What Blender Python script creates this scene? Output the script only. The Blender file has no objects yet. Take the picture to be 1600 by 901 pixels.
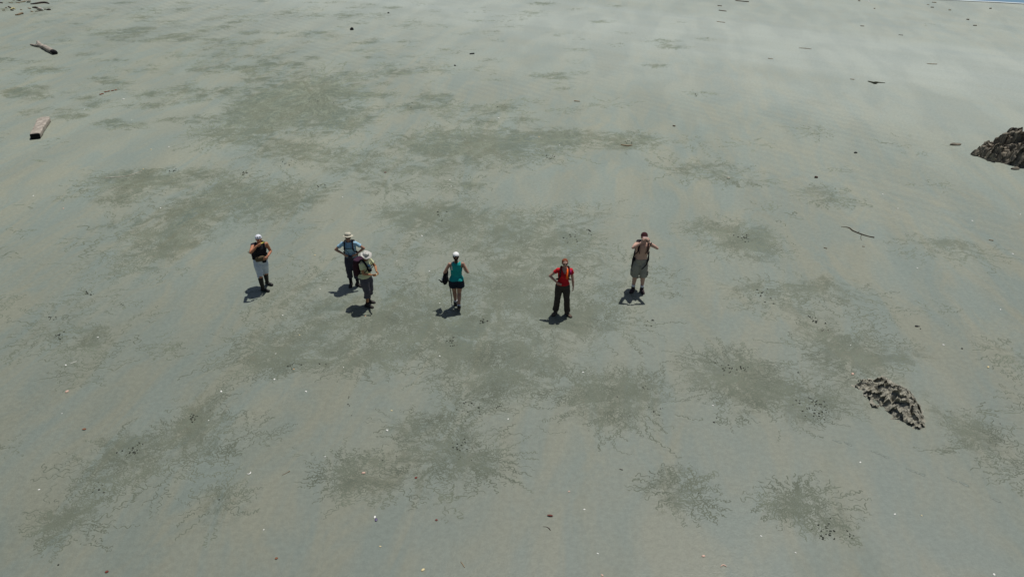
import bpy, bmesh, math, random
import numpy as np
from mathutils import Vector, Matrix, noise, Euler
R = math.radians
random.seed(7); rng = np.random.default_rng(11)
sc = bpy.context.scene
COL = sc.collection

# ------------------------------------------------------------ camera, world, sun
F = 1256.0; PITCH = R(30.0); H = 11.3
cam_d = bpy.data.cameras.new('camera'); cam = bpy.data.objects.new('camera', cam_d); COL.objects.link(cam)
cam.location = (0, 0, H); cam.rotation_euler = (R(60.0), 0, 0)
cam_d.sensor_width = 36; cam_d.lens = 36 * F / 1600; cam_d.clip_end = 9000; cam_d.clip_start = .1
sc.camera = cam
SUN_EL, SUN_AZ = R(70.5), R(35)            # azimuth measured from +Y towards +X
w = bpy.data.worlds.new('World'); sc.world = w; w.use_nodes = True
wn = w.node_tree.nodes; wl = w.node_tree.links
sky = wn.new('ShaderNodeTexSky'); sky.sky_type = 'NISHITA'; sky.sun_disc = False
sky.sun_elevation = SUN_EL; sky.sun_rotation = SUN_AZ; sky.altitude = 0; sky.air_density = 1; sky.dust_density = 1.5
bg = wn['Background']; bg.inputs['Strength'].default_value = 0.052
wl.new(sky.outputs[0], bg.inputs['Color'])
sd = bpy.data.lights.new('sun', 'SUN'); sun = bpy.data.objects.new('sun', sd); COL.objects.link(sun)
sd.energy = 4.2; sd.angle = R(0.53); sd.color = (1.0, .975, .93)
sdir = Vector((math.sin(SUN_AZ) * math.cos(SUN_EL), math.cos(SUN_AZ) * math.cos(SUN_EL), math.sin(SUN_EL)))
sun.rotation_euler = sdir.to_track_quat('Z', 'Y').to_euler(); sun.location = (20, 30, 60)
sc.view_settings.view_transform = 'Standard'; sc.view_settings.look = 'None'
sc.view_settings.exposure = -0.30; sc.view_settings.gamma = 1

def P(x, y, z=0.0):
    u = (x - 800) / F; v = (450.5 - y) / F
    dx = u; dy = math.cos(PITCH) + v * math.sin(PITCH); dz = -math.sin(PITCH) + v * math.cos(PITCH)
    t = (z - H) / dz
    return Vector((dx * t, dy * t, z))
def px_per_m(x, y):
    p = P(x, y); return F / (p.y * math.cos(PITCH) + H * math.sin(PITCH))
def sin_dep(y): return math.sin(PITCH - math.atan((450.5 - y) / F))

# ------------------------------------------------------------ materials
def srgb(r, g, b):
    f = lambda c: (c / 255 / 12.92) if c / 255 <= .04045 else ((c / 255 + .055) / 1.055) ** 2.4
    return (f(r), f(g), f(b), 1)
MATS = {}
def mat(name, c, rough=.8, var=.12, scale=12, bump=.15, bscale=60, spec=.3, c2=None, coord='Object'):
    if name in MATS: return MATS[name]
    m = bpy.data.materials.new(name); m.use_nodes = True
    n = m.node_tree.nodes; l = m.node_tree.links; b = n['Principled BSDF']
    b.inputs['Roughness'].default_value = rough; b.inputs['Specular IOR Level'].default_value = spec
    tc = n.new('ShaderNodeTexCoord')
    nz = n.new('ShaderNodeTexNoise'); nz.inputs['Scale'].default_value = scale; nz.inputs['Detail'].default_value = 5
    l.new(tc.outputs[coord], nz.inputs['Vector'])
    rp = n.new('ShaderNodeValToRGB'); rp.color_ramp.elements[0].position = .3; rp.color_ramp.elements[1].position = .7
    if c2 is None:
        lo = [v * (1 - var) for v in c[:3]] + [1]; hi = [min(1, v * (1 + var)) for v in c[:3]] + [1]
    else: lo, hi = c2, c
    rp.color_ramp.elements[0].color = lo; rp.color_ramp.elements[1].color = hi
    l.new(nz.outputs['Fac'], rp.inputs[0]); l.new(rp.outputs[0], b.inputs['Base Color'])
    if bump:
        n2 = n.new('ShaderNodeTexNoise'); n2.inputs['Scale'].default_value = bscale; n2.inputs['Detail'].default_value = 4
        l.new(tc.outputs[coord], n2.inputs['Vector'])
        bp = n.new('ShaderNodeBump'); bp.inputs['Strength'].default_value = bump; bp.inputs['Distance'].default_value = .01
        l.new(n2.outputs['Fac'], bp.inputs['Height']); l.new(bp.outputs[0], b.inputs['Normal'])
    MATS[name] = m
    return m

# ------------------------------------------------------------ mesh helpers
def prop(o, label=None, cat=None, group=None, kind=None):
    if label: o['label'] = label
    if cat: o['category'] = cat
    if group: o['group'] = group
    if kind: o['kind'] = kind
    return o
def empty(name, loc, label, cat, group=None):
    o = bpy.data.objects.new(name, None); COL.objects.link(o); o.location = loc
    o.empty_display_size = .2
    return prop(o, label, cat, group)
def np_mesh(name, V, Fq):
    me = bpy.data.meshes.new(name); V = np.asarray(V, np.float32); Fq = np.asarray(Fq, np.int32)
    k = Fq.shape[1]
    me.vertices.add(len(V)); me.vertices.foreach_set('co', V.ravel())
    me.loops.add(Fq.size); me.loops.foreach_set('vertex_index', Fq.ravel())
    me.polygons.add(len(Fq)); me.polygons.foreach_set('loop_start', np.arange(0, Fq.size, k, dtype=np.int32))
    me.polygons.foreach_set('loop_total', np.full(len(Fq), k, np.int32))
    me.polygons.foreach_set('use_smooth', np.ones(len(Fq), bool))
    me.update(calc_edges=True); return me
class MB:
    def __init__(s): s.v = []; s.f = []
    def ring_loft(s, rings, cap=True):
        n = len(rings[0]); b = len(s.v)
        for r in rings: s.v += [Vector(p) for p in r]
        for i in range(len(rings) - 1):
            for j in range(n):
                a = b + i * n + j; c = b + i * n + (j + 1) % n
                s.f.append((a, c, c + n, a + n))
        if cap:
            s.f.append(tuple(b + j for j in reversed(range(n))))
            e = b + (len(rings) - 1) * n
            s.f.append(tuple(e + j for j in range(n)))
        return s
    def tube(s, pts, rad, n=14, flat=None, up=None, cap=True, wob=0):
        """flat: (a,b) multiplies the radius along the side / up axis"""
        pts = [Vector(p) for p in pts]; rings = []; u = None
        if not isinstance(rad, (list, tuple)): rad = [rad] * len(pts)
        for i, p in enumerate(pts):
            t = (pts[min(i + 1, len(pts) - 1)] - pts[max(i - 1, 0)]).normalized()
            if u is None:
                ref = Vector(up) if up is not None else (Vector((0, 0, 1)) if abs(t.z) < .9 else Vector((0, 1, 0)))
            else: ref = u
            if up is not None and not callable(up): ref = Vector(up)
            u = (ref - t * ref.dot(t)).normalized(); v = t.cross(u)
            fa, fb = flat if flat else (1, 1); ring = []
            for k in range(n):
                a = 2 * math.pi * k / n; rr = rad[i]
                if wob: rr *= 1 + wob * noise.noise(p * 3 + Vector((math.cos(a), math.sin(a), 0)) * 2)
                ring.append(p + v * math.cos(a) * rr * fa + u * math.sin(a) * rr * fb)
            rings.append(ring)
        return s.ring_loft(rings, cap)
    def ell(s, c, r, M=None, n=16, m=10):
        c = Vector(c); rings = []
        for i in range(m + 1):
            ph = math.pi * (i + .02) / (m + .04); ring = []
            for k in range(n):
                a = 2 * math.pi * k / n
                q = Vector((r[0] * math.sin(ph) * math.cos(a), r[1] * math.sin(ph) * math.sin(a), -r[2] * math.cos(ph)))
                ring.append(c + (M @ q if M else q))
            rings.append(ring)
        return s.ring_loft(rings)
    def box(s, c, h, M=None, e=.35):
        """rounded box through super-ellipse rings"""
        c = Vector(c); rings = []
        for zz, k in ((-1, .82), (-.86, .97), (-.5, 1), (0, 1), (.5, 1), (.86, .97), (1, .82)):
            ring = []
            for i in range(20):
                a = 2 * math.pi * i / 20; ca, sa = math.cos(a), math.sin(a)
                q = Vector((h[0] * k * math.copysign(abs(ca) ** e, ca), h[1] * k * math.copysign(abs(sa) ** e, sa), h[2] * zz))
                ring.append(c + (M @ q if M else q))
            rings.append(ring)
        return s.ring_loft(rings)
    def build(s, name, m, parent=None, T=None, remesh=0, smooth=4, disp=0, dsize=.12, cut=None, sub=0):
        V = s.v if T is None else [T @ p for p in s.v]
        if cut: Ti = T.inverted() if T is not None else None
        me = bpy.data.meshes.new(name); me.from_pydata([tuple(p) for p in V], [], s.f); me.update()
        if remesh or sub or disp:
            o = bpy.data.objects.new('tmp', me); COL.objects.link(o)
            if remesh:
                md = o.modifiers.new('r', 'REMESH'); md.mode = 'VOXEL'; md.voxel_size = remesh
                if smooth:
                    md = o.modifiers.new('s', 'SMOOTH'); md.factor = .5; md.iterations = smooth
            if sub:
                md = o.modifiers.new('u', 'SUBSURF'); md.levels = sub; md.render_levels = sub
            if disp:
                tx = bpy.data.textures.new('folds', 'CLOUDS'); tx.noise_scale = dsize; tx.noise_depth = 2
                md = o.modifiers.new('d', 'DISPLACE'); md.texture = tx; md.strength = disp; md.mid_level = .5
                md.texture_coords = 'LOCAL'
            dg = bpy.context.evaluated_depsgraph_get(); dg.update()
            me2 = bpy.data.meshes.new_from_object(o.evaluated_get(dg)); me2.name = name
            bpy.data.objects.remove(o); bpy.data.meshes.remove(me); me = me2
        if cut:
            bm = bmesh.new(); bm.from_mesh(me)
            kill = [f for f in bm.faces if cut(Ti @ f.calc_center_median() if Ti else f.calc_center_median())]
            bmesh.ops.delete(bm, geom=kill, context='FACES'); bm.to_mesh(me); bm.free()
        for p in me.polygons: p.use_smooth = True
        me.materials.clear(); me.materials.append(m)
        o = bpy.data.objects.new(name, me); COL.objects.link(o); o.parent = parent
        return o

# ------------------------------------------------------------ sand: patches worked by crabs
# (x, y, rx, ry, trails, strength) measured on the ground around each burrow
PATCH = [
 (1050,764,56,40,95,1.1),(1092,790,34,24,26,.5),(1262,800,62,42,170,1.1),(1312,832,34,22,34,.7),(1236,765,30,20,20,.6),
 (1350,600,70,30,4,14),(1390,560,80,22,4,12),(1330,640,60,24,4,12),(1462,640,26,40,2,16),
 (590,738,80,42,130,.9),(715,712,90,48,170,1.),(655,662,52,24,70,1.),(530,742,50,34,34,.6),(690,790,55,30,26,.6),(500,700,40,16,8,.5),
 (208,705,90,55,130,.9),(308,660,62,40,100,.9),(345,695,55,38,60,.8),(105,812,66,45,90,.75),(345,785,58,50,46,.9),(160,760,40,24,16,.6),
 (148,530,52,26,56,1.),(70,520,50,24,34,.6),(25,545,40,20,20,.5),(140,585,48,26,40,.8),(325,622,50,28,26,.8),(135,465,48,16,24,.8),(190,470,30,12,10,.6),
 (400,570,55,24,60,.8),(450,540,90,42,150,.9),(540,560,80,32,110,.8),(600,500,90,50,130,.8),(700,520,110,50,170,.85),(760,570,80,42,110,.9),(690,480,60,40,60,.6),
 (830,470,90,55,120,.8),(905,500,80,40,110,.8),(830,560,70,40,90,.8),(770,610,60,30,60,.8),(740,635,60,14,30,.8),
 (965,620,80,55,140,.95),(905,612,60,28,70,.9),(1020,600,50,26,30,.7),
 (1138,580,80,46,140,1.),(1200,600,80,40,110,.8),(1230,640,60,36,50,.6),(1085,560,34,16,24,.8),(1290,520,60,40,70,.8),(1340,555,85,32,120,.9),(1285,630,75,34,60,.7),(1400,545,40,20,20,.6),
 (1530,678,52,34,90,1.),(1585,720,60,30,60,.8),(1590,560,45,34,50,.7),(1600,620,40,30,20,.6),(1475,700,38,7,22,.9),
 (1155,372,70,28,120,.95),(1190,392,50,22,50,.8),(1095,352,44,14,46,.8),(1290,305,46,18,60,1.),(1340,318,28,8,14,.6),(1495,388,62,22,70,.85),(1430,378,30,6,12,.6),
 (1285,448,78,24,90,.8),(1175,455,62,22,54,.7),(1230,480,50,18,26,.5),(1110,268,66,22,80,.7),(1165,280,50,12,30,.5),(1275,205,34,10,26,.9),(1170,228,40,10,24,.5),
 (680,340,85,26,130,1.),(620,330,60,20,46,.7),(820,350,90,32,120,.8),(770,380,70,30,80,.7),(890,375,66,22,80,.85),(870,410,80,30,90,.8),(930,330,60,24,30,.7),(985,420,50,30,30,.7),(960,450,60,30,50,.7),
 (770,440,80,36,90,.7),(650,440,60,26,50,.6),(620,400,60,22,40,.6),(480,440,60,30,60,.7),(500,480,70,28,70,.7),(430,480,50,26,34,.6),
 (980,220,56,14,100,1.),(880,214,60,14,110,1.1),(760,228,110,32,170,1.1),(680,225,60,24,80,.8),(620,215,40,18,40,.5),(725,288,48,14,60,.9),(660,262,60,14,60,.8),(560,255,60,24,70,.8),(600,290,60,18,50,.7),
 (825,160,34,6,30,.9),(870,176,30,5,24,.8),(770,170,44,8,44,.9),(700,168,50,10,40,.7),
 (480,150,95,42,170,1.2),(530,190,60,20,80,1.),(420,180,60,24,70,.8),(380,210,70,22,90,.8),(340,205,50,16,40,.8),(455,235,80,22,90,.7),(410,320,90,38,130,.8),(350,300,60,30,70,.7),(470,300,60,20,50,.6),
 (270,372,55,34,110,1.),(230,280,84,18,120,1.15),(180,312,44,12,60,1.1),(192,352,46,22,36,.9),(290,330,60,26,90,.9),(240,420,50,20,24,.6),(180,435,30,18,14,.6),(330,270,60,14,40,.6),
 (190,196,44,7,50,1.1),(270,157,26,6,26,.9),(1095,147,34,4,30,.9),(848,118,17,2.5,14,1.),(880,129,14,2.5,12,.9),(905,60,20,2,8,.5),(965,52,30,3,10,.5),(640,90,50,9,40,.5),(610,115,60,7,50,.9),(700,113,40,5,30,.7),
 (740,107,30,4,24,.8),(560,80,46,6,36,1.),(500,56,44,5,34,.9),(520,28,40,3,20,.7),(440,25,40,4,26,.9),(440,75,40,5,20,.7),(150,70,50,4,22,.8),(200,50,45,5,36,1.),(165,47,20,3,14,.9),(290,58,44,7,46,1.1),(330,70,40,6,30,.9),(220,25,34,4,24,1.),(350,27,26,3,18,.8),(250,115,22,3,14,.8),(320,105,44,5,30,.8),(390,70,30,5,20,.7),(75,113,26,2,12,.7),(35,128,22,5,16,.8),(85,172,40,2.5,10,.6),(430,120,50,9,40,.8),(590,150,60,8,24,.5),(330,45,44,4,24,.7),(180,12,40,3,16,.8),(370,14,30,2,12,.8),(45,97,22,2,8,.6),(1455,39,14,1.5,8,.5),
 (60,320,30,6,6,.5),(45,250,30,3,6,.5),(92,590,28,8,3,.4),(30,700,40,16,10,.6),(1145,645,34,24,22,.5),(1520,640,46,12,14,.4),(1180,480,40,16,14,.6),(1395,480,20,6,4,.5),
]
def gnoise(x, y, s, seed=0): return noise.noise(Vector((x * s, y * s, seed)))
# extra faint ones across the flat, mostly to the left and far
for _ in range(150):
    x = random.uniform(-60, 1050) if random.random() < .8 else random.uniform(1000, 1650); y = 10 + 560 * random.random() ** 1.5
    if x > 1000 and y < 200: continue
    q = 1 if noise.noise(Vector((x / 170, y / 60, 4))) > -.05 else 0
    if not q: continue
    p = px_per_m(x, y) * random.uniform(.4, 1.5)
    PATCH.append((x, y, p, p * sin_dep(y) * .8, int(8 + 22 * random.random()), random.uniform(.3, .6)))
for _ in range(340):      # small darker worked spots far out, mostly left
    x = random.gauss(330, 330); y = 2 + 190 * random.random() ** 1.3
    if x < -80 or x > 1100: continue
    k_ = px_per_m(x, y); p = k_ * random.uniform(.25, 1.1)
    PATCH.append((x, y, p * 1.2, p * sin_dep(y) * .8, int(8 + 10 * random.random()), random.uniform(1.5, 5)))
WP = []
for x, y, rx, ry, n, s in PATCH:
    c = P(x, y); k = px_per_m(x, y)
    WP.append((c.x, c.y, rx / k, ry / (k * sin_dep(y)), n, s))
WPa = np.array(WP)

# ground sheet
def axis(a, b, st, far):
    core = np.arange(a, b + st / 2, st); ext = []; d = st; x = b
    while x < far: d *= 1.35; x += d; ext.append(x)
    lo = []; d = st; x = a
    while x > -far: d *= 1.35; x -= d; lo.append(x)
    return np.array(lo[::-1] + list(core) + ext)
gx = axis(-46, 44, .22, 4000); gy = axis(5, 66, .22, 4000)
GX, GY = np.meshgrid(gx, gy)
dens = np.zeros(GX.shape)
for cx, cy, ra, rb, n, s in WP:
    d2 = ((GX - cx) / (ra * .75)) ** 2 + ((GY - cy) / (rb * .75)) ** 2
    dens += np.exp(-d2) * s * min(1, n / 100) * (1.2 if math.hypot(cx, cy) < 24 else 1.6)
dens = 1 - np.exp(-dens)
near = (GX > -60) & (GX < 60) & (GY > 0) & (GY < 80)
GZ = np.zeros(GX.shape)
GZ += near * (.012 * np.sin(GX * .31 + 1.3 * np.sin(GY * .17)) * np.sin(GY * .23 + 1) )
V = np.stack([GX, GY, GZ], -1).reshape(-1, 3)
ny, nx = GX.shape
idx = np.arange(nx * ny).reshape(ny, nx)
Q = np.stack([idx[:-1, :-1], idx[:-1, 1:], idx[1:, 1:], idx[1:, :-1]], -1).reshape(-1, 4)
gme = np_mesh('sand_flat', V, Q)
at = gme.attributes.new('damp', 'FLOAT', 'POINT'); at.data.foreach_set('value', dens.astype(np.float32).ravel())
ground = bpy.data.objects.new('ground', gme); COL.objects.link(ground); prop(ground, kind='structure', label='grey green wet sand flat at low tide')
def gz(x, y): return .012 * math.sin(x * .31 + 1.3 * math.sin(y * .17)) * math.sin(y * .23 + 1)

def sand_shader():
    m = bpy.data.materials.new('wet_sand'); m.use_nodes = True
    n = m.node_tree.nodes; l = m.node_tree.links; b = n['Principled BSDF']
    def N(t, **k):
        o = n.new(t)
        for a, v in k.items(): setattr(o, a, v)
        return o
    geo = N('ShaderNodeNewGeometry')
    def noi(scale, rot=0, sx=1, sy=1, detail=5, dist=0, rough=.55):
        mp = N('ShaderNodeMapping', vector_type='POINT'); mp.inputs['Rotation'].default_value = (0, 0, rot)
        l.new(geo.outputs['Position'], mp.inputs['Vector'])
        m2 = N('ShaderNodeVectorMath', operation='MULTIPLY'); m2.inputs[1].default_value = (sx, sy, 1)
        l.new(mp.outputs[0], m2.inputs[0])
        z = N('ShaderNodeTexNoise'); z.inputs['Scale'].default_value = scale; z.inputs['Detail'].default_value = detail
        z.inputs['Distortion'].default_value = dist; z.inputs['Roughness'].default_value = rough
        l.new(m2.outputs[0], z.inputs['Vector']); return z.outputs['Fac']
    def ramp(f, a, c, v0=0, v1=1):
        r = N('ShaderNodeMapRange', interpolation_type='SMOOTHSTEP')
        for i, v in enumerate((a, c, v0, v1)): r.inputs[i + 1].default_value = v
        l.new(f, r.inputs[0]); return r.outputs[0]
    def math_(op, a, c):
        o = N('ShaderNodeMath', operation=op)
        for i, v in enumerate((a, c)):
            if hasattr(v, 'type'): l.new(v, o.inputs[i])
            else: o.inputs[i].default_value = v
        return o.outputs[0]
    def mix(f, a, c, bt='MIX'):
        o = N('ShaderNodeMix', data_type='RGBA', blend_type=bt)
        if hasattr(f, 'type'): l.new(f, o.inputs[0])
        else: o.inputs[0].default_value = f
        for i, v in ((6, a), (7, c)):
            if hasattr(v, 'type'): l.new(v, o.inputs[i])
            else: o.inputs[i].default_value = v
        return o.outputs[2]
    blue = (.217, .258, .220, 1); beige = (.264, .273, .205, 1); pale = (.352, .388, .342, 1)
    streak = ramp(noi(1.0, R(8), 1, .30, 6, 1.0, .6), .33, .66)
    c = mix(streak, blue, beige)
    big = ramp(noi(.07, 0, 1, 1, 3, .3), .35, .7, .0, .55)
    c = mix(big, c, (.235, .264, .216, 1))
    # drier sand towards the sea, in long bands
    sep = N('ShaderNodeSeparateXYZ'); l.new(geo.outputs['Position'], sep.inputs[0])
    q = math_('ADD', math_('MULTIPLY', sep.outputs[0], .60), math_('MULTIPLY', sep.outputs[1], .80))
    q2 = math_('ADD', math_('MULTIPLY', sep.outputs[0], .515), math_('MULTIPLY', sep.outputs[1], .857))
    q2 = math_('ADD', q2, math_('MULTIPLY', math_('SUBTRACT', noi(.16, R(31), .15, 1.0, 4, .3), .5), 7))
    band = math_('MULTIPLY', ramp(q2, 43, 48), ramp(q2, 57, 53))
    streaks = ramp(noi(.55, R(31), .10, 1.0, 5, .25), .3, .7, .75, 1.05)
    dry = math_('MULTIPLY', math_('ADD', math_('MULTIPLY', ramp(q2, 28, 46), .55), math_('MULTIPLY', band, .30)), streaks)
    c = mix(dry, c, pale)
    bl = math_('MULTIPLY', ramp(q2, 36, 52), ramp(noi(.8, R(33), .10, 1.0, 4, .25), .5, .75, 0, .35))
    c = mix(bl, c, (.262, .306, .285, 1))
    # brightening with distance painted into the sand colour, darker near the camera
    dist_light = ramp(math_('ADD', sep.outputs[1], math_('MULTIPLY', noi(.10, 0, 1, 1, 3), 8)), 8, 42, .70, 1.10)
    cc = N('ShaderNodeCombineColor'); [l.new(dist_light, cc.inputs[i]) for i in range(3)]
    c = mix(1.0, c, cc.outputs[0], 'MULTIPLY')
    # worked, darker sand round the burrows
    a = N('ShaderNodeAttribute', attribute_name='damp')
    n1 = math_('MULTIPLY', math_('SUBTRACT', noi(1.5, 0, 1, 1, 8, .9, .72), .5), 3.2)
    n2 = math_('MULTIPLY', math_('SUBTRACT', noi(13, 0, 1, 1, 4, 2.5, .65), .5), 1.9)
    dm = ramp(math_('ADD', math_('ADD', a.outputs['Fac'], n1), n2), .24, .78)
    dm = math_('MULTIPLY', dm, ramp(a.outputs['Fac'], .04, .30))
    oliv = N('ShaderNodeMix', data_type='RGBA', blend_type='MULTIPLY'); oliv.inputs[0].default_value = 1; l.new(c, oliv.inputs[6]); oliv.inputs[7].default_value = (.58, .60, .52, 1)
    c = mix(math_('MULTIPLY', dm, ramp(sep.outputs[1], 14, 34, .80, 1.0)), c, oliv.outputs[2])
    fine = ramp(noi(9, 0, 1, 1, 6, 0, .7), .3, .7, .90, 1.08)
    cc = N('ShaderNodeCombineColor'); [l.new(fine, cc.inputs[i]) for i in range(3)]
    c = mix(1.0, c, cc.outputs[0], 'MULTIPLY')
    gr = ramp(noi(70, 0, 1, 1, 3, 0, .7), .25, .75, .88, 1.12)
    cc = N('ShaderNodeCombineColor'); [l.new(gr, cc.inputs[i]) for i in range(3)]
    c = mix(1.0, c, cc.outputs[0], 'MULTIPLY')
    # ripples
    mp = N('ShaderNodeMapping'); mp.inputs['Rotation'].default_value = (0, 0, R(43)); l.new(geo.outputs['Position'], mp.inputs['Vector'])
    wv = N('ShaderNodeTexWave', wave_type='BANDS', bands_direction='Y', wave_profile='SIN')
    wv.inputs['Scale'].default_value = .55; wv.inputs['Distortion'].default_value = 2.2; wv.inputs['Detail'].default_value = 2; wv.inputs['Detail Scale'].default_value = .5
    l.new(mp.outputs[0], wv.inputs['Vector'])
    rm = math_('MULTIPLY', math_('MULTIPLY', ramp(q, 20, 28), ramp(q, 44, 34)), ramp(noi(.12, 0, 1, 1, 3), .38, .6))
    rip = math_('MULTIPLY', wv.outputs['Fac'], rm)
    c = mix(math_('MULTIPLY', rip, .16), c, (.17, .19, .17, 1))
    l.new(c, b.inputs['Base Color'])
    b.inputs['Roughness'].default_value = .52; b.inputs['Specular IOR Level'].default_value = .45
    wet = ramp(noi(.5, R(10), 1, .3, 4, .5), .4, .65, .44, .66); l.new(wet, b.inputs['Roughness'])
    h = math_('ADD', math_('MULTIPLY', noi(22, 0, 1, 1, 6, 0, .65), .5), math_('MULTIPLY', math_('MULTIPLY', noi(5, 0, 1, 1, 5, .5), a.outputs['Fac']), 1.4))
    h = math_('ADD', h, math_('MULTIPLY', rip, .9))
    bp = N('ShaderNodeBump'); bp.inputs['Strength'].default_value = .45; bp.inputs['Distance'].default_value = .022
    l.new(h, bp.inputs['Height']); l.new(bp.outputs[0], b.inputs['Normal'])
    return m
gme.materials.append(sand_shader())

# crab feeding trails: low meandering ridges of sand pellets leaving each burrow
def trail_mesh():
    VV = []; FF = []; base = 0
    for cx, cy, ra, rb, n, s in WP:
        D = math.hypot(cx, cy); step = .030 if D < 17 else (.045 if D < 26 else .09)
        rm = (ra + rb) / 2; n = int(n * (1.1 if D < 26 else .8))
        if n < 1: continue
        if D > 40: n = min(n, 14)
        K = max(10, int(rm * 1.9 / step))
        K = min(K, 130)
        off = rng.uniform(-.25, .25, 2) * rm
        # a patch is one to several fans
        nf = 1 + (n > 60) + (n > 110) + (n > 150)
        fc = rng.normal(0, .30 if nf > 1 else .06, (nf, 2)) * rm; fa = rng.uniform(0, 2 * np.pi, nf)
        which = rng.integers(0, nf, n)
        th = fa[which] + rng.normal(0, 1.15, n) ; th = np.where(rng.random(n) < .3, rng.uniform(0, 2 * np.pi, n), th)
        r0 = rm * rng.uniform(0, .85, n)
        p0 = fc[which] + np.stack([np.cos(th), np.sin(th)], -1) * r0[:, None]
        L = np.clip((rng.uniform(.2, 1.0, n) * rm * 1.12 - r0 * .35) / step * 1.3, 6, K).astype(int)
        k = np.arange(K)
        fr = rng.uniform(.5, 1.35, (n, 1)) * (step / .03) ** .5; ph = rng.uniform(0, 6.28, (n, 1)); am = rng.uniform(.8, 1.75, (n, 1)) * np.clip(.75 + k / K * .9, 0, 1.25)
        walk = np.cumsum(rng.normal(0, .17, (n, K)), 1) * .75
        ang = th[:, None] + am * np.sin(fr * k + ph + walk * 3) + walk
        dx = np.cumsum(np.cos(ang) * step, 1); dy = np.cumsum(np.sin(ang) * step, 1)
        X = p0[:, :1] + dx; Y = p0[:, 1:] + dy
        sc_ = np.array([ra / rm, rb / rm])
        nxn = -np.sin(ang); nyn = np.cos(ang)
        W = (.0125 if D < 17 else .015 if D < 26 else .026) * rng.uniform(.6, 1.35, (n, 1)) * rng.uniform(.55, 1.25, (n, K))
        Hh = rng.uniform(.0008, .0032, (n, K)) * (1 if D < 26 else 1.6)
        gap = rng.random((n, K)) < .10
        X = X * sc_[0] + cx; Y = Y * sc_[1] + cy
        G = .012 * np.sin(X * .31 + 1.3 * np.sin(Y * .17)) * np.sin(Y * .23 + 1)
        A = np.stack([X + nxn * W, Y + nyn * W, G - .0003 + 0 * X], -1)
        B = np.stack([X, Y, G + Hh], -1)
        C = np.stack([X - nxn * W, Y - nyn * W, G - .0003 + 0 * X], -1)
        VV.append(np.stack([A, B, C], 2).reshape(-1, 3))
        id_ = base + np.arange(n * K * 3).reshape(n, K, 3)
        ok = (k[None, :-1] < L[:, None] - 1) & ~gap[:, :-1]
        a = id_[:, :-1, 0][ok]; a2 = id_[:, 1:, 0][ok]; bb = id_[:, :-1, 1][ok]; b2 = id_[:, 1:, 1][ok]; c_ = id_[:, :-1, 2][ok]; c2 = id_[:, 1:, 2][ok]
        FF.append(np.stack([a, a2, b2, bb], -1)); FF.append(np.stack([bb, b2, c2, c_], -1))
        base += n * K * 3
    V = np.concatenate(VV); Fq = np.concatenate(FF)
    used = np.unique(Fq); re = np.zeros(len(V), np.int64); re[used] = np.arange(len(used))
    return np_mesh('crab_trails', V[used], re[Fq])
tm = trail_mesh(); tm.polygons.foreach_set('use_smooth', np.zeros(len(tm.polygons), bool))
trails = bpy.data.objects.new('crab_feeding_trails', tm); COL.objects.link(trails)
prop(trails, 'darker squiggly pellet trails left by crabs around burrows across the wet sand', 'sand trails', kind='stuff')
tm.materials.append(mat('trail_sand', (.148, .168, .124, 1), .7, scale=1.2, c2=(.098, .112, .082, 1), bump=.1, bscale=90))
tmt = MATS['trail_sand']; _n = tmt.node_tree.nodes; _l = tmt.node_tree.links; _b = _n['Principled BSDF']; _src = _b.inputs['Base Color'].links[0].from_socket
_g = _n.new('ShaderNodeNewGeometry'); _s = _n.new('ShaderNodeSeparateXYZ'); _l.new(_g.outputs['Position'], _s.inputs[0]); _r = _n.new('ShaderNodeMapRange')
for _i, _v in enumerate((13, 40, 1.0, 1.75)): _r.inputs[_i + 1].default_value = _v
_l.new(_s.outputs[1], _r.inputs[0]); _vm = _n.new('ShaderNodeVectorMath'); _vm.operation = 'SCALE'; _l.new(_src, _vm.inputs[0]); _l.new(_r.outputs[0], _vm.inputs['Scale']); _l.new(_vm.outputs[0], _b.inputs['Base Color'])   # trails paler farther out, following the distance brightening painted into the sand

# dark pellets thrown out of the burrow mouths
BUR = [(1092,770,1,1),(1297,810,2,2),(1285,832,22,26),(1330,835,9,10),(92,523,24,12),(82,497,10,10),(208,702,26,16),(302,652,22,12),(330,641,2,2),(183,707,2,2),(344,780,1,2),(93,880,2,3),(720,700,30,22),(618,711,2,3),(597,719,2,2),
 (965,618,2,2),(1140,577,24,18),(1163,575,16,12),(1010,605,10,12),(1025,640,10,20),(1273,500,22,12),(1287,516,6,8),(1270,640,36,30),(1280,630,20,14),(395,392,22,10),(460,570,12,16),(508,570,6,8),(755,502,14,8),(706,533,18,14),(735,635,24,24),(778,634,8,8),
 (382,271,18,10),(270,267,18,10),(1160,372,24,14),(920,362,14,14),(690,335,14,24),(893,376,16,26),(1432,509,6,6),(140,458,12,12),(190,474,3,5),(156,762,8,14),(1018,503,12,14),(546,620,3,3),(550,648,2,3),(545,632,3,4),(1302,833,10,14),(1115,655,5,8),(1248,582,3,5),(1562,663,3,8),
 (500,162,6,30),(540,158,6,30),(640,160,8,30),(778,165,8,24),(983,222,8,14),(710,160,6,20),(1090,146,8,14),(860,246,20,16),(500,291,12,16),(445,256,12,16),(1200,462,8,30),(1192,458,14,18)]
def burrow_mesh():
    mb = MB()
    for x, y, n, sp in BUR:
        c = P(x, y); k = px_per_m(x, y)
        for _ in range(max(1, int(n * .75))):
            a = random.gauss(0, sp / k * .38); b_ = random.gauss(0, sp / k * .5)
            r = random.uniform(.007, .0165) * (1 if k > 60 else 1.3)
            X, Y = c.x + a, c.y + b_
            mb.ell((X, Y, gz(X, Y) + r * .35), (r * random.uniform(.9, 2.0), r * random.uniform(.8, 1.4), r * .8), Matrix.Rotation(random.uniform(0, 3), 3, 'Z'), n=7, m=5)
    return mb
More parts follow.
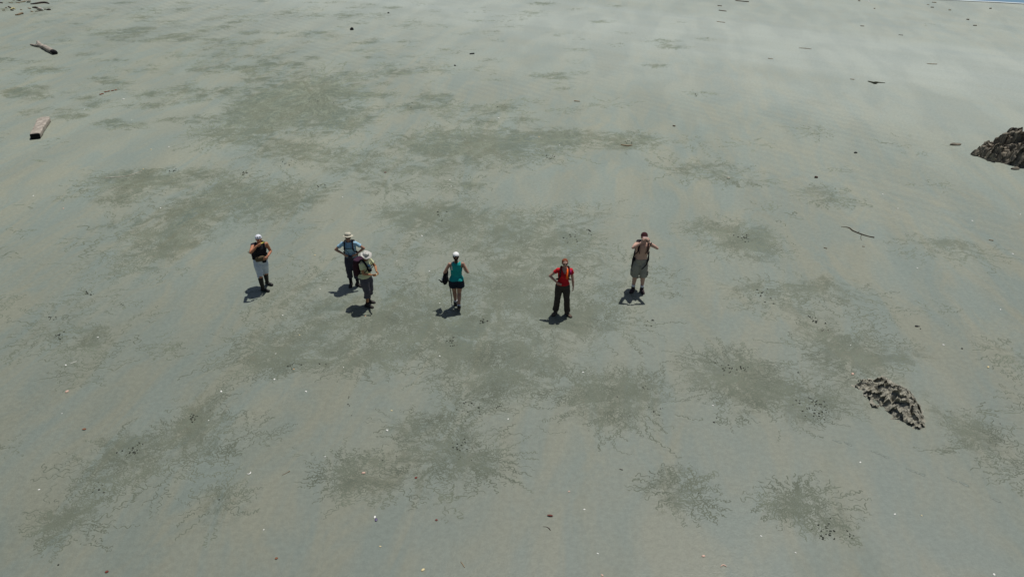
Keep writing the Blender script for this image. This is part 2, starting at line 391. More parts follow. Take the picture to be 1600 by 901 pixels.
bo = burrow_mesh().build('crab_burrow_pellets', mat('wet_mud', (.045, .05, .038, 1), .6, bump=.3))
prop(bo, 'small dark clods of wet mud thrown out around crab burrows', 'mud clods', kind='stuff')

# footprints crossing at lower right
for i, (x, y, a) in enumerate([(1310,690,1.1),(1327,694,1.0),(1370,707,1.1),(1385,714,1.),(1425,735,.9),(1441,741,.9),(1490,750,1.),(1508,757,1.),(1557,781,.8)]):
    c = P(x, y); mb = MB(); M = Matrix.Rotation(R(-38) + random.uniform(-.2, .2), 3, 'Z')
    mb.ell((0, 0, 0), (random.uniform(.05, .085), random.uniform(.028, .04), .005), M, n=14, m=6); mb.ell(M @ Vector((-.085, .0, 0)), (.038, .028, .0045), M, n=12, m=6)
    o = mb.build('footprint', mat('print_sand', (.165, .19, .16, 1), .5, var=.15)); o.location = (c.x, c.y, gz(c.x, c.y) + .001)
    lab = ['first faint footprint at the left end of the line of prints below the pale rock', 'second footprint from the left in the line below the pale rock', 'third footprint from the left in the line below the pale rock',
           'fourth footprint from the left in the line below the pale rock', 'wide dark footprint just below the lower tip of the pale rock', 'small dark footprint beside the wide one below the pale rock tip',
           'faint footprint right of the pale rock, left one of a pair', 'faint footprint right of the pale rock, right one of a pair', 'last dark footprint at the right end of the line of prints'][i]
    prop(o, lab, 'footprint', 'footprints crossing the sand below the rock')

# ------------------------------------------------------------ sea
s0 = P(1470, 0); s1 = P(1600, 7); dv = (s1 - s0).normalized(); nv = Vector((-dv.y, dv.x, 0))
def sea_mesh(name, d0, d1, z, m, lab, step=1.2):
    V = []; Fq = []
    ts = list(np.arange(-60, 60, step)); ts = [-4000, -500] + ts + [500, 4000]
    for t in ts:
        wob = .5 * noise.noise(Vector((t * .12, 0, 0))) + .18 * noise.noise(Vector((t * .6, 3, 0)))
        for d in (d0 + wob, d1 + (wob * .6 if d1 < 10 else 0)):
            p = s0 + dv * t + nv * d; V.append((p.x, p.y, z))
    for i in range(len(ts) - 1): Fq.append((2 * i, 2 * i + 2, 2 * i + 3, 2 * i + 1))
    me = np_mesh(name, V, Fq); me.materials.append(m)
    o = bpy.data.objects.new(name, me); COL.objects.link(o); prop(o, lab, kind='structure'); return o
wm = bpy.data.materials.new('sea_water'); wm.use_nodes = True
n = wm.node_tree.nodes; b = n['Principled BSDF']; b.inputs['Base Color'].default_value = (.16, .30, .42, 1); b.inputs['Roughness'].default_value = .12
z = n.new('ShaderNodeTexNoise'); z.inputs['Scale'].default_value = 1.2; z.inputs['Detail'].default_value = 5; g = n.new('ShaderNodeNewGeometry'); wm.node_tree.links.new(g.outputs['Position'], z.inputs['Vector'])
bp = n.new('ShaderNodeBump'); bp.inputs['Strength'].default_value = .25; bp.inputs['Distance'].default_value = .1; wm.node_tree.links.new(z.outputs['Fac'], bp.inputs['Height']); wm.node_tree.links.new(bp.outputs[0], b.inputs['Normal'])
sea_mesh('water', .0, 5000, .030, wm, 'blue shallow sea at the edge of the flat')
sea_mesh('water_foam', -.22, .2, .036, mat('foam', (.72, .80, .80, 1), .5, scale=3, coord='Generated', var=.2), 'thin line of white foam where the sea meets the sand')

# ------------------------------------------------------------ rocks
def in_poly(x, y, poly):
    ins = False; dmin = 1e9; n = len(poly)
    for i in range(n):
        x1, y1 = poly[i]; x2, y2 = poly[(i + 1) % n]
        if (y1 > y) != (y2 > y) and x < (x2 - x1) * (y - y1) / (y2 - y1) + x1: ins = not ins
        vx, vy = x2 - x1, y2 - y1; t = max(0, min(1, ((x - x1) * vx + (y - y1) * vy) / (vx * vx + vy * vy)))
        d = math.hypot(x - x1 - t * vx, y - y1 - t * vy); dmin = min(dmin, d)
    return dmin if ins else -dmin
def rock(name, poly, res, hfun, mt, label, cat):
    xs = [p[0] for p in poly]; ys = [p[1] for p in poly]
    cx, cy = sum(xs) / len(xs), sum(ys) / len(ys)
    X = np.arange(min(xs) - .25, max(xs) + .25, res); Y = np.arange(min(ys) - .25, max(ys) + .25, res)
    V = []; ins = []
    for y in Y:
        for x in X:
            e = in_poly(x, y, poly) + .10 * noise.noise(Vector((x * 3, y * 3, 1))) + .05 * noise.noise(Vector((x * 9, y * 9, 2)))
            h, ox, oy = hfun(x, y, e)
            V.append((x + ox - cx, y + oy - cy, h)); ins.append(e > -.05)
    nx_, ny_ = len(X), len(Y); Fq = []
    for j in range(ny_ - 1):
        for i in range(nx_ - 1):
            a = j * nx_ + i
            if ins[a] or ins[a + 1] or ins[a + nx_] or ins[a + nx_ + 1]: Fq.append((a, a + 1, a + nx_ + 1, a + nx_))
    V = np.array(V); Fq = np.array(Fq); used = np.unique(Fq); re = np.zeros(len(V), int); re[used] = np.arange(len(used))
    me = np_mesh(name, V[used], re[Fq]); me.polygons.foreach_set('use_smooth', np.zeros(len(Fq), bool)); me.materials.append(mt)
    o = bpy.data.objects.new(name, me); COL.objects.link(o); o.location = (cx, cy, 0)
    return prop(o, label, cat)
def sst(a, b, x): t = max(0, min(1, (x - a) / (b - a))); return t * t * (3 - 2 * t)
def cell(x, y, s, seed):
    d, pts = noise.voronoi(Vector((x * s, y * s, seed))); p = pts[0]
    return noise.cell(p * 7.3 + Vector((seed, 0, 0))) , d[0], d[1] - d[0]
zs = 7.506
pl = [(150,245),(230,195),(450,150),(620,200),(850,310),(930,420),(1000,540),(1038,650),(1000,772),(880,745),(760,665),(690,690),(610,600),(500,520),(380,492),(370,410),(280,345),(300,300)]
pl = [tuple(P(1310 + a / zs, 570 + c / zs)[:2]) for a, c in pl]
def h1(x, y, e):
    wx = x + .06 * noise.noise(Vector((x * 5, y * 5, 9))); wy = y + .06 * noise.noise(Vector((x * 5, y * 5, 19)))
    base = (.15 + .20 * sst(7.9, 8.8, x)) * sst(-.02, .36, e) * (0.75 + .5 * gnoise(x, y, 1.7, 5))
    # tilted ledges rising towards the sea, broken and pitted
    s = -(wx * .85 + wy * .53)
    led = ((s * 3.3 + 1.3 * gnoise(wx, wy, 2.4, 8) + .25 * gnoise(wx, wy, 9, 18)) % 1.0); led = led ** 1.4
    f1 = abs(gnoise(wx, wy, 7, 3)); f2 = abs(gnoise(wx, wy, 17, 4)); f3 = gnoise(wx, wy, 38, 6)
    pit = max(0, gnoise(wx, wy, 11, 12) - .18) * .28
    k = sst(-.03, .10, e)
    h = base + k * (.115 * led * (.35 + 1.5 * abs(gnoise(wx, wy, 2.5, 41))) - .03 - .11 * (f1 - .2) - .07 * (f2 - .2) + .016 * f3 - pit * .9 - .09 * sst(.34, .12, noise.voronoi(Vector((wx * 8, wy * 8, 2)))[0][0]) * (.5 + .5 * gnoise(wx, wy, 3, 77)))
    return (h if e > -.02 else -.05 + h * .2), -.06 * k * led ** 4 + .02 * k * gnoise(wx, wy, 8, 21), -.06 * k * led ** 4 + .02 * gnoise(wx, wy, 10, 31)
rock_m = mat('pale_rock', (.385, .37, .30, 1), .9, scale=9, c2=(.24, .225, .18, 1), bump=.5, bscale=30, spec=.2)
rock('rock_outcrop', pl, .0115, h1, rock_m, 'low pitted beige grey rock jutting out of the sand at lower right', 'rock')
pl2 = [(1515,241),(1528,244),(1545,251),(1575,257),(1600,264),(1660,282),(1760,285),(1790,262),(1760,232),(1690,222),(1640,224),(1600,222),(1570,226),(1545,229),(1530,232)]
pl2 = [tuple(P(*a)[:2]) for a in pl2]
c2x, c2y = P(1640, 250)[:2]
ex0 = P(1515, 241).x
def h2(x, y, e):
    wx = x + .12 * noise.noise(Vector((x * 2.5, y * 2.5, 9))); wy = y + .12 * noise.noise(Vector((x * 2.5, y * 2.5, 19)))
    run = sst(0, 2.6, x - ex0)
    top = .52 + .68 * run
    base = top * sst(-.03, .20 + .5 * run, e)
    c1, d1, g1 = cell(wx, wy * .8, 2.2, 3); c2, d2, g2 = cell(wx, wy, 5.5, 8)
    k = sst(-.03, .15, e)
    s = (wx * .4 - wy * .9)
    led = ((s * 2.6 + 2.0 * gnoise(wx, wy, 1.4, 8)) % 1.0) ** 1.5
    h = base * (.72 + .5 * c1 * .5 + .14 * c2) + k * (.05 * (c2 - .5) + .15 * (led - .5) * (.4 + run) * (.5 + 1.5 * abs(gnoise(wx, wy, 1.5, 61))) - .05 * abs(gnoise(wx, wy, 9, 4)) + .02 * gnoise(wx, wy, 24, 5) - .10 * (g1 < .07) - .04 * (g2 < .09))
    return (h if e > .02 else -.08), .05 * k * gnoise(wx, wy, 5, 21), -.16 * k * led ** 3 + .05 * gnoise(wx, wy, 6, 31)
rock('rock_outcrop', pl2, .022, h2, mat('dark_rock', (.33, .285, .215, 1), .85, scale=4, c2=(.085, .08, .068, 1), bump=.6, bscale=30, spec=.25), 'large jagged dark layered rock cut off by the right edge of the photo', 'rock')
def stone(x, y, rx, ry, rz, m, label, rot=0, name='stone', cat='stone'):
    c = P(x, y); mb = MB(); M = Matrix.Rotation(rot, 3, 'Z'); mb.ell((0, 0, rz * .5), (rx, ry, rz), M, n=14, m=9)
    for v in mb.v:
        q = v * (1.2 / max(rx, .01)); k = 1 + .35 * noise.noise(q + Vector((x, y, 0))) + .15 * noise.noise(q * 3 + Vector((x, y, 0))); v.x *= k; v.y *= k; v.z *= k
    o = mb.build(name, m); o.location = (c.x, c.y, gz(c.x, c.y)); return prop(o, label, cat)
drk = MATS['dark_rock']
stone(1493, 226, .22, .10, .05, drk, 'flat dark stone half buried left of the large jagged rock')
stone(1586, 264, .17, .08, .07, drk, 'small stone at the foot of the large jagged rock')
stone(1275, 278, .075, .05, .045, mat('red_stone', (.09, .05, .04, 1), .7), 'small dark red stone alone on the right of the sand')
stone(550, 47, .12, .1, .10, mat('black_stone', (.02, .02, .022, 1), .7), 'round black stone far out on the sand, upper left of centre')
stone(1432, 510, .045, .03, .02, MATS['black_stone'], 'small dark lump above the pale rock at right')
stone(607, 21, .08, .06, .05, MATS['black_stone'], 'tiny dark stone near the top of the photo right of the round black one')
stone(711, 103, .06, .05, .04, MATS['black_stone'], 'tiny black stone left of and below the short black log')
stone(1337, 239, .08, .05, .03, MATS['black_stone'], 'small dark stone on the sand left of the large jagged rock')
stone(1503, 545, .025, .02, .015, MATS['black_stone'], 'small dark stone right of the greenish shell above the pale rock')
stone(1138, 279, .05, .04, .03, mat('pale_stone', (.5, .46, .36, 1), .8), 'tiny pale stone on the rippled sand right of centre')

# ------------------------------------------------------------ driftwood
def woodm(name, c, c2, sc_=6): return mat(name, c, .9, scale=sc_, c2=c2, bump=.7, bscale=35, spec=.15)
grey_w = woodm('weathered_wood', (.50, .45, .38, 1), (.22, .19, .16, 1)); dark_w = woodm('dark_wood', (.075, .052, .045, 1), (.03, .022, .022, 1)); tan_w = woodm('tan_wood', (.36, .27, .17, 1), (.16, .11, .07, 1)); pale_w = woodm('pale_wood', (.66, .62, .52, 1), (.4, .37, .3, 1))
def smooth_path(pts, n=5):
    out = []
    for i in range(len(pts) - 1):
        p0 = pts[max(0, i - 1)]; p1 = pts[i]; p2 = pts[i + 1]; p3 = pts[min(len(pts) - 1, i + 2)]
        for k in range(n):
            t = k / n
            out.append(.5 * ((2 * p1) + (p2 - p0) * t + (2 * p0 - 5 * p1 + 4 * p2 - p3) * t * t + (3 * p1 - p0 - 3 * p2 + p3) * t ** 3))
    out.append(pts[-1]); return out
def stick(name, px, rad, m, label, cat, group=None, wob=.4, n=9, branches=(), up=None):
    pts = [P(a, c) for a, c in px]; o0 = pts[0].copy()
    def gen(pts, rad):
        pp = smooth_path([p.copy() for p in pts], 5)
        k = len(pp); rr = [np.interp(i / (k - 1), np.linspace(0, 1, len(rad)), rad) for i in range(k)]
        q = []
        for p, r in zip(pp, rr):
            j = Vector((noise.noise(p * 2.3), noise.noise(p * 2.3 + Vector((5, 5, 5))), 0)) * r * wob
            q.append(p + j - o0 + Vector((0, 0, r * .7 + gz(p.x, p.y) + (up or 0))))
        return q, rr
    mb = MB(); q, rr = gen(pts, rad); mb.tube(q, rr, n=n, wob=wob)
    o = mb.build(name, m); o.location = o0; prop(o, label, cat, group)
    for br, rad_ in branches:
        b2 = MB(); q, rr = gen([P(a, c) for a, c in br], rad_); b2.tube(q, rr, n=8, wob=wob); ob = b2.build('branch', m, o)
    return o
# squared beam
def beam():
    a = P(56, 217); b_ = P(72, 187); d = (b_ - a); L = d.length; rings = []; n_ = 26
    root = empty('driftwood_beam', a, 'thick squared weathered timber with a black end, lying at upper left', 'timber')
    d.normalize(); s = Vector((d.y, -d.x, 0))
    N_ = 28
    for i in range(N_ + 1):
        t = i / N_; c = d * (L * t); wdt = .185 + .07 * t + .03 * noise.noise(Vector((t * 4, 0, 0))); hh = .23 * (1 - .12 * t)
        if t > .85: wdt *= 1 - .35 * ((t - .85) / .15) * (1 + noise.noise(Vector((t * 20, 1, 1)))); hh *= 1 - .3 * (t - .85) / .15
        ring = []
        for k in range(n_):
            ang = 2 * math.pi * k / n_ + math.pi / 4; ca, sa = math.cos(ang), math.sin(ang)
            x = wdt * math.copysign(abs(ca) ** .22, ca); z_ = hh * .5 * math.copysign(abs(sa) ** .3, sa)
            q = Vector((x * 3, z_ * 4, t * 7)); dd = 1 + .10 * noise.noise(q) + .06 * noise.noise(q * 3)
            crack = -.03 if (abs(x - .05 - .05 * math.sin(t * 5)) < .022 and z_ > 0 and t > .1) else 0
            ring.append(c + s * x * dd + Vector((0, 0, hh * .5 + z_ * dd + crack - .01)))
        rings.append(ring)
    mb = MB(); mb.ring_loft(rings); mb.build('beam_body', grey_w, root)
    mb = MB(); r0 = rings[0]; cc = sum(r0, Vector()) / n_
    r1 = [cc + (p - cc) * .985 - d * .03 for p in r0]; r2 = [cc + (p - cc) * .6 - d * .015 for p in r0]
    mb.ring_loft([[cc + (p - cc) * 1.012 + d * .02 for p in r0], r1, r2]); mb.build('charred_end', mat('charred', (.008, .008, .010, 1), .9), root)
beam()
fk = empty('forked_driftwood', P(84, 84), 'forked driftwood trunk with pale top and dark thick end, above the squared timber', 'driftwood')
def fbranch(px, rad, m, name, lift=0):
    pts = [P(a, c) for a, c in px]; pp = smooth_path(pts, 6); k = len(pp)
    rr = [np.interp(i / (k - 1), np.linspace(0, 1, len(rad)), rad) for i in range(k)]
    q = [p - fk.location + Vector((0, 0, r * .75 + lift)) for p, r in zip(pp, rr)]
    mb = MB(); mb.tube(q, rr, n=12, wob=.35); mb.build(name, m, fk)
fbranch([(85,84.5),(76,80),(68,75.5),(61,73)], (.14,.14,.13,.11), grey_w, 'trunk')
fbranch([(63,74),(56,73),(48,70.5)], (.11,.07,.04), grey_w, 'branch', .01); fbranch([(63,74),(61,70),(59,67.5)], (.10,.09,.05), grey_w, 'branch', .05)
mb = MB(); pa, pb = P(83.5, 83.8), P(87, 85.6); mb.tube([pa - fk.location + Vector((0, 0, .105)), pb - fk.location + Vector((0, 0, .105))], [.148, .125], n=12, wob=.3); mb.build('dark_end', mat('charred', None), fk)
G1 = 'driftwood scattered on the sand in the top left corner'
DW = [([(48,7.2),(56,7),(64,5.8),(71,5.4),(77,6.6)],(.05,.08,.09,.09,.04),dark_w,'long dark bowed driftwood stick, longest in the top left corner'),
 ([(51,12.5),(56,13.2),(61,14.5)],(.05,.09,.06),dark_w,'short dark thick driftwood chunk just under the longest dark stick'),
 ([(58,15.2),(62,15.6),(66,16)],(.06,.13,.07),grey_w,'pale brown lumpy driftwood block beside the white flake'),
 ([(55,18.8),(61,18.2),(68,17.4)],(.025,.04,.03),dark_w,'thin dark stick lying under the pale lumpy driftwood'),
 ([(48,18.3),(50,19),(52,19.2)],(.03,.05,.03),tan_w,'small brown chip at the left end of the thin dark stick'),
 ([(69,15.2),(72,15.8)],(.03,.05),dark_w,'tiny dark chip between the white flake and the black stub'),
 ([(73,16.3),(76,16.4),(79,16.5)],(.04,.09,.06),dark_w,'short black stub at the right end of the driftwood'),
 ([(44,13.5),(48,14.6)],(.04,.05),tan_w,'faint brown chip left of the dark thick chunk'),
 ([(24,24.5),(29,24.3),(33,23),(37,22.5)],(.05,.08,.09,.09),tan_w,'reddish brown driftwood log lying nearest the camera in the top left corner'),
 ([(26,.5),(32,1.8)],(.05,.07),dark_w,'dark driftwood piece touching the top edge of the photo'),
 ([(25,4.6),(31,5.4)],(.03,.05),tan_w,'dull brown stick under the piece touching the top edge'),
 ([(32,4),(40,2.8)],(.035,.05),tan_w,'slanting brown stick left of the white block'),
 ([(0,5),(4,5.6)],(.06,.05),dark_w,'dark stick cut off by the left edge at the top'),
 ([(14,5),(20,5.4)],(.03,.03),tan_w,'thin faint stick between the left edge and the brown sticks at the top'),
 ([(13,11.2),(17,13)],(.05,.06),dark_w,'dark chip in the small group left of the brown log'),
 ([(8,13),(11,12.6)],(.03,.05),tan_w,'leftmost chip of the small group near the left edge'),
 ([(17,15.4),(21,14),(24,15.2)],(.05,.08,.04),mat('yellow_wood',(.5,.44,.22,1),.9),'yellowish bark piece in the small group near the left edge'),
 ([(17,16.8),(21,17.2)],(.05,.06),dark_w,'dark chip directly below the yellowish bark piece'),
 ([(4,17),(8,16.8)],(.04,.05),tan_w,'lone brown chip below the small group near the left edge'),
 ([(32,16),(34.5,16.2)],(.04,.04),tan_w,'lone brown chip above the brown log'),
 ([(20,.6),(23,1)],(.05,.05),tan_w,'brown chip at the top edge left of the dark piece')]
for px, rad, m, lab in DW: stick('driftwood', px, [q * .75 for q in rad], m, lab, 'driftwood', G1)
def chunk(x, y, h, m, name, label, cat, rot=0, z=None):
    c = P(x, y); mb = MB(); mb.box((0, 0, h[2]), h, Matrix.Rotation(rot, 3, 'Z'))
    for v in mb.v: v += Vector((noise.noise(v * 9), noise.noise(v * 9 + Vector((3, 3, 3))), noise.noise(v * 9 + Vector((7, 7, 7))))) * h[0] * .3
    o = mb.build(name, m); o.location = (c.x, c.y, gz(c.x, c.y) - .004); return prop(o, label, cat)
chunk(45.5, 4.2, (.13, .10, .09), pale_w, 'driftwood_block', 'white bleached block beside the longest dark stick at top left', 'driftwood', .3)
chunk(66.5, 15.9, (.05, .05, .05), mat('white_flake', (.85, .85, .8, 1), .6), 'shell', 'bright white flake on the driftwood at top left', 'shell', .3)
G2 = 'small sticks on the far sand'
brown_w = woodm('brown_wood', (.20, .16, .12, 1), (.10, .08, .06, 1))
ST = [([(734,85),(741,84.4)],(.06,.07),MATS['black_stone'],'short thick black log alone in the upper middle of the sand'),
 ([(1454,12.2),(1459,12.5)],(.05,.05),brown_w,'dark stick near the water, left of the sea edge'),([(1456,4.3),(1463,5)],(.04,.05),tan_w,'brown stick nearest to the sea edge at the top'),
 ([(1365,14),(1367.5,14.3)],(.04,.05),tan_w,'faint stick at far right below the white bird-like fleck'),([(1546,14),(1549,14)],(.06,.07),brown_w,'dark lump of wood on the sand under the water'),
 ([(1482,16.4),(1486,16.6)],(.05,.05),tan_w,'brown chip right of the dark stick near the water'),([(1510,31),(1514,31.6)],(.05,.07),brown_w,'dark chip second above the right edge band'),
 ([(1520.5,40.5),(1526,40.6)],(.05,.05),brown_w,'dark stick lowest of the three on the far right sand'),([(1344,41.2),(1350,41.7)],(.035,.04),brown_w,'thin dark stick on the pale band at far right'),
 ([(1404,55),(1411,55.6)],(.03,.03),brown_w,'thin stick right of and below the one on the pale band'),([(1341,2),(1344,2.4)],(.06,.05),brown_w,'dark chip left of the white fleck at the top'),
 ([(1448,99.3),(1455,100.2),(1464,100.4)],(.02,.03,.03),tan_w,'long thin brown stick lying across the right pale sand'),([(1248,75.3),(1258,76),(1268,77)],(.02,.03,.02),tan_w,'long faint stick on the upper right sand'),
 ([(1328,124),(1335,124.8)],(.025,.03),tan_w,'faint stick left of the dark forked seaweed'),([(1200,92),(1208,92.8)],(.03,.02),tan_w,'faint stick at upper right of centre'),
 ([(1121,9.4),(1128,9.8)],(.05,.04),brown_w,'dark stick in the upper middle just below the top edge'),([(1149,1.6),(1170,3.6)],(.05,.06),brown_w,'long dark stick touching the top edge right of centre'),
 ([(1123,16.6),(1135,18)],(.05,.04),brown_w,'thick dark stick in the group under the top edge'),([(1120,34),(1133,35.6)],(.03,.03),tan_w,'brown stick below the dark group near the top edge'),
 ([(1051,197.4),(1055,198)],(.03,.035),brown_w,'tiny dark chip on open sand right of the dark patch'),([(897,158.4),(906,159)],(.03,.02),tan_w,'brown stick beside the dark patches at upper centre'),
 ([(1545,375),(1552,376.3)],(.015,.018),tan_w,'short brown stick under the jagged rock at right'),([(1287,387),(1292,388.4)],(.014,.016),brown_w,'tiny dark twig below the long curved branch'),
 ([(1347,385),(1351,385.4)],(.012,.012),tan_w,'tiny brown twig right below the long curved branch'),
 ([(970,226.5),(980,228.5),(988,227.5)],(.02,.03,.02),tan_w,'curved brown stick on the dark patch above the shirtless man'),
 ([(1448,8),(1452,8.3)],(.03,.03),tan_w,'tiny chip between the two sticks near the sea')]
for px, rad, m, lab in ST: stick('stick', px, [q * (.62 if px[0][1] < 130 else .9) for q in rad], m, lab, 'stick', G2, wob=.25, n=7)
stick('branch_on_sand', [(1314,354.3),(1322,355),(1328,357),(1333,361),(1346,366.2),(1357,369.5),(1366,371.3)], (.006,.012,.016,.018,.019,.015,.020), mat('twig', (.07, .05, .035, 1), .9), 'long thin dark curved branch lying on the sand at right', 'branch', wob=.25, n=8,
      branches=[([(1346,366.5),(1345,371),(1346,375.5)], (.009,.007,.006)), ([(1340,363.5),(1343,361)], (.008,.005))])
stick('reed', [(163,278.7),(182,277.2),(200,275.2),(222,267.5)], (.013,.015,.012,.009), pale_w, 'long straight pale reed lying on the dark patch at left', 'reed', wob=.15, n=6)
stick('seaweed', [(1356,127.5),(1364,130),(1367,131),(1372,129.6),(1383,130)], (.02,.04,.07,.03,.015), mat('weed', (.05, .055, .03, 1), .7), 'dark forked seaweed strand on the upper right sand', 'seaweed', n=7)
stick('twig', [(848,822),(854,822.5),(858,825),(860,828)], (.003,.005,.008,.006), dark_w, 'tiny dark hooked twig below the dark red seed pod', 'twig', n=6, wob=.1)
stick('twig', [(720,877),(723,881),(726,886)], (.006,.008,.006), tan_w, 'small pale brown twig near the bottom edge right of the yellow shell', 'twig', n=6, wob=.1)
stick('twig', [(441,742),(449,738),(453,736)], (.004,.006,.012), tan_w, 'small brown twig with thick end left of the pink elongated shell', 'twig', n=6, wob=.1)
stick('twig', [(110,568.5),(115,566.5),(120,565)], (.006,.008,.008), mat('bone', (.75,.74,.66,1),.6), 'thin white curved twig beside a white shell at left', 'twig', n=6, wob=.1)
stick('twig', [(968,732),(973,733.5)], (.006,.009), dark_w, 'tiny dark twig above the seed pod, left of the fan shaped trails', 'twig', n=6, wob=.1)
# seed pod, leaves
def leaf(x, y, L, Wd, rot, m, label, name='leaf', cat='leaf', curl=.35):
    c = P(x, y); mb = MB(); rings = []
    for i in range(9):
        t = i / 8; ww = Wd * math.sin(math.pi * (.06 + .88 * t)) ** .8; ring = []
        for k in range(8):
            a = 2 * math.pi * k / 8; ring.append(Vector(((t - .5) * L, math.cos(a) * ww, .006 + math.sin(a) * .003 + curl * ww * abs(math.cos(a)) + .25 * L * (t - .5) ** 2)))
        rings.append(ring)
    mb.ring_loft(rings); o = mb.build(name, m); o.location = (c.x, c.y, gz(c.x, c.y)); o.rotation_euler.z = rot; return prop(o, label, cat)
red = mat('red_leaf', (.16, .035, .022, 1), .6); brn = mat('brown_leaf', (.22, .09, .045, 1), .7)
leaf(859.5, 805.5, .115, .018, -.15, red, 'dark red elongated seed pod near the bottom centre', 'seed_pod', 'seed pod', 1.2)
leaf(132, 671, .085, .028, 0, brn, 'red brown curled leaf alone at lower left'); leaf(167, 893, .06, .025, .5, red, 'small red leaf at the bottom edge, lower left')
leaf(650, 746, .06, .024, .6, red, 'small dark red leaf among the trails at bottom centre'); leaf(682, 812, .05, .02, -.2, red, 'small dark red leaf right of the purple mussel shell')
leaf(432, 872, .055, .022, .4, brn, 'small red brown leaf near the bottom edge, left of centre'); leaf(602, 269.5, .10, .03, 0, red, 'tiny red leaf on the sand behind the people')
for i, (x, y) in enumerate([(160,147),(165,144),(170,143),(176,142),(181,141),(157,148)]):
    leaf(x, y, .16, .05, random.random() * 3, brn, ['first', 'second', 'third', 'fourth', 'rightmost', 'leftmost'][i] + ' of the brown leaves scattered in a row at upper left', curl=.5)['group'] = 'brown leaves in a row at upper left'

# shells
LAND = [('the man in the white cap', 410, 410), ('the woman in the pale blue shirt', 547, 405), ('the woman in the yellow green shirt', 572, 435), ('the woman in the turquoise top', 714, 440), ('the woman in the red shirt', 877, 450), ('the shirtless man', 1000, 405),
        ('the pale pitted rock', 1390, 628), ('the jagged dark rock', 1560, 232), ('the squared timber', 62, 202), ('the forked driftwood', 68, 77), ('the curved dark branch', 1343, 363), ('the dark red seed pod', 859, 805), ('the pale reed', 195, 273), ('the purple mussel shell', 586, 811), ('the curled brown leaf', 132, 671)]
SM = {'white': mat('shell_white', (.85, .84, .78, 1), .5, var=.06), 'pink': mat('shell_pink', (.62, .42, .33, 1), .5), 'yellow': mat('shell_yellow', (.74, .62, .34, 1), .5), 'orange': mat('shell_orange', (.60, .40, .22, 1), .5)}
SH = [(52,306,'white',1),(99,326,'pink',1.2),(251,325.5,'white',1.1),(224,264.5,'yellow',1),(236,234,'yellow',1.1),(264,230,'white',1),(193,155.5,'white',1.9),(199,165,'white',.8),(132,171,'white',1),(206,188,'white',.7),(779,185,'white',1.7),
 (153,527,'white',1),(103,570.5,'white',1.1),(105,612,'pink',1.8),(346,612,'white',1.2),(326,657,'white',.6),(442,493,'white',.9),(468,524,'yellow',.9),(431,553,'white',.7),(459,577,'orange',1),(537,574,'white',.7),(429,593,'white',1.1),(478,612,'white',1.2),(605,672,'white',1.2),
 (687,474,'white',.8),(687,556,'white',.9),(794,654,'white',.9),(612,641,'yellow',.9),(571,494,'orange',1),(911,581,'white',1),(1114,633,'white',1),(1563,484,'white',1),(1474,539,'white',1.1),(1544,574,'yellow',1.5),(1332,584,'pink',1.8),(1329,539,'white',.7),
 (61,765,'white',.9),(508,713,'white',.7),(568,738.5,'pink',1.6),(594,853,'yellow',.9),(661,890,'yellow',1.4),(412,827,'white',.6),(889,767,'pink',.9),(913,795,'white',.8),(934,864,'white',.8),(1099,868,'pink',1.3),(941,898,'pink',1.),(1189,837,'white',.8),
 (1344,722,'white',.9),(1398,803,'white',1),(1243,863,'white',.8),(1553,897,'white',1),(1440,805,'yellow',.7),(1379,304,'white',1.1),(1403,326,'white',.9),(1519,345,'white',1),(1594,335,'white',.9),(1582,397,'white',1.2),(1433,419,'white',1.2),
 (492,399,'yellow',1),(511,437,'white',.9),(671,424,'white',1),(703,281,'white',1),(705,291,'white',1),(659,368.5,'white',1.1),(535,308,'white',.8),(620,408,'white',.7),(842,214,'yellow',1.2),(874,227,'white',1.1),(1357,3.5,'white',2.6),(97,646,'white',.5),(500,452,'white',.8),(1128,480,'white',.5)]
def shell_mesh():
    mb = MB(); rings = []
    for i in range(7):
        t = i / 6; r = math.sin(t * math.pi / 2) ; ring = []
        for k in range(16):
            a = 2 * math.pi * k / 16; fan = 1 + .06 * math.cos(8 * a)
            ring.append(Vector((r * fan * math.cos(a) * .024, r * fan * math.sin(a) * (.019 if math.sin(a) > 0 else .014), .002 + .013 * math.cos(t * math.pi / 2))))
        rings.append(ring)
    rings.append([Vector((p.x * .96, p.y * .96, 0)) for p in rings[-1]]); mb.ring_loft(rings)
    return mb
proto = {}
used = set()
for i, (x, y, c, s) in enumerate(SH):
    if c not in proto:
        o = shell_mesh().build('shell', SM[c]); proto[c] = o
    else: o = proto[c].copy(); COL.objects.link(o)
    p = P(x, y); o.location = (p.x, p.y, gz(p.x, p.y) - .001); far = 1.3 if y < 400 else 1.1
    o.scale = (s * far, s * far * random.uniform(.8, 1.1), s * far); o.rotation_euler.z = random.uniform(0, 6)
    ls = sorted(LAND, key=lambda q: (q[1] - x) ** 2 + ((q[2] - y) * 1.3) ** 2)[0]; dx, dy = x - ls[1], y - ls[2]
    dirn = ('above' if dy < -abs(dx) * .4 else 'below' if dy > abs(dx) * .4 else ''); side = ('right' if dx > 0 else 'left') if abs(dx) > abs(dy) * .4 else ''
    d = math.hypot(dx, dy); far_w = 'just' if d < 70 else 'well' if d < 190 else 'far'
    rel = f"{far_w} {dirn} and {side} of" if dirn and side else (f"{far_w} {dirn}" if dirn else f"{far_w} {side} of")
    szw = 'large' if s > 1.25 else 'small' if s > .85 else 'tiny'
    lab = f"{szw} {c} shell {rel} {ls[0]}"
    for extra in ('', ', next one out', ', third one out', ', fourth one out', ', fifth one out'):
        if lab + extra not in used: lab += extra; used.add(lab); break
    prop(o, lab, 'shell', 'shells scattered over the sand')
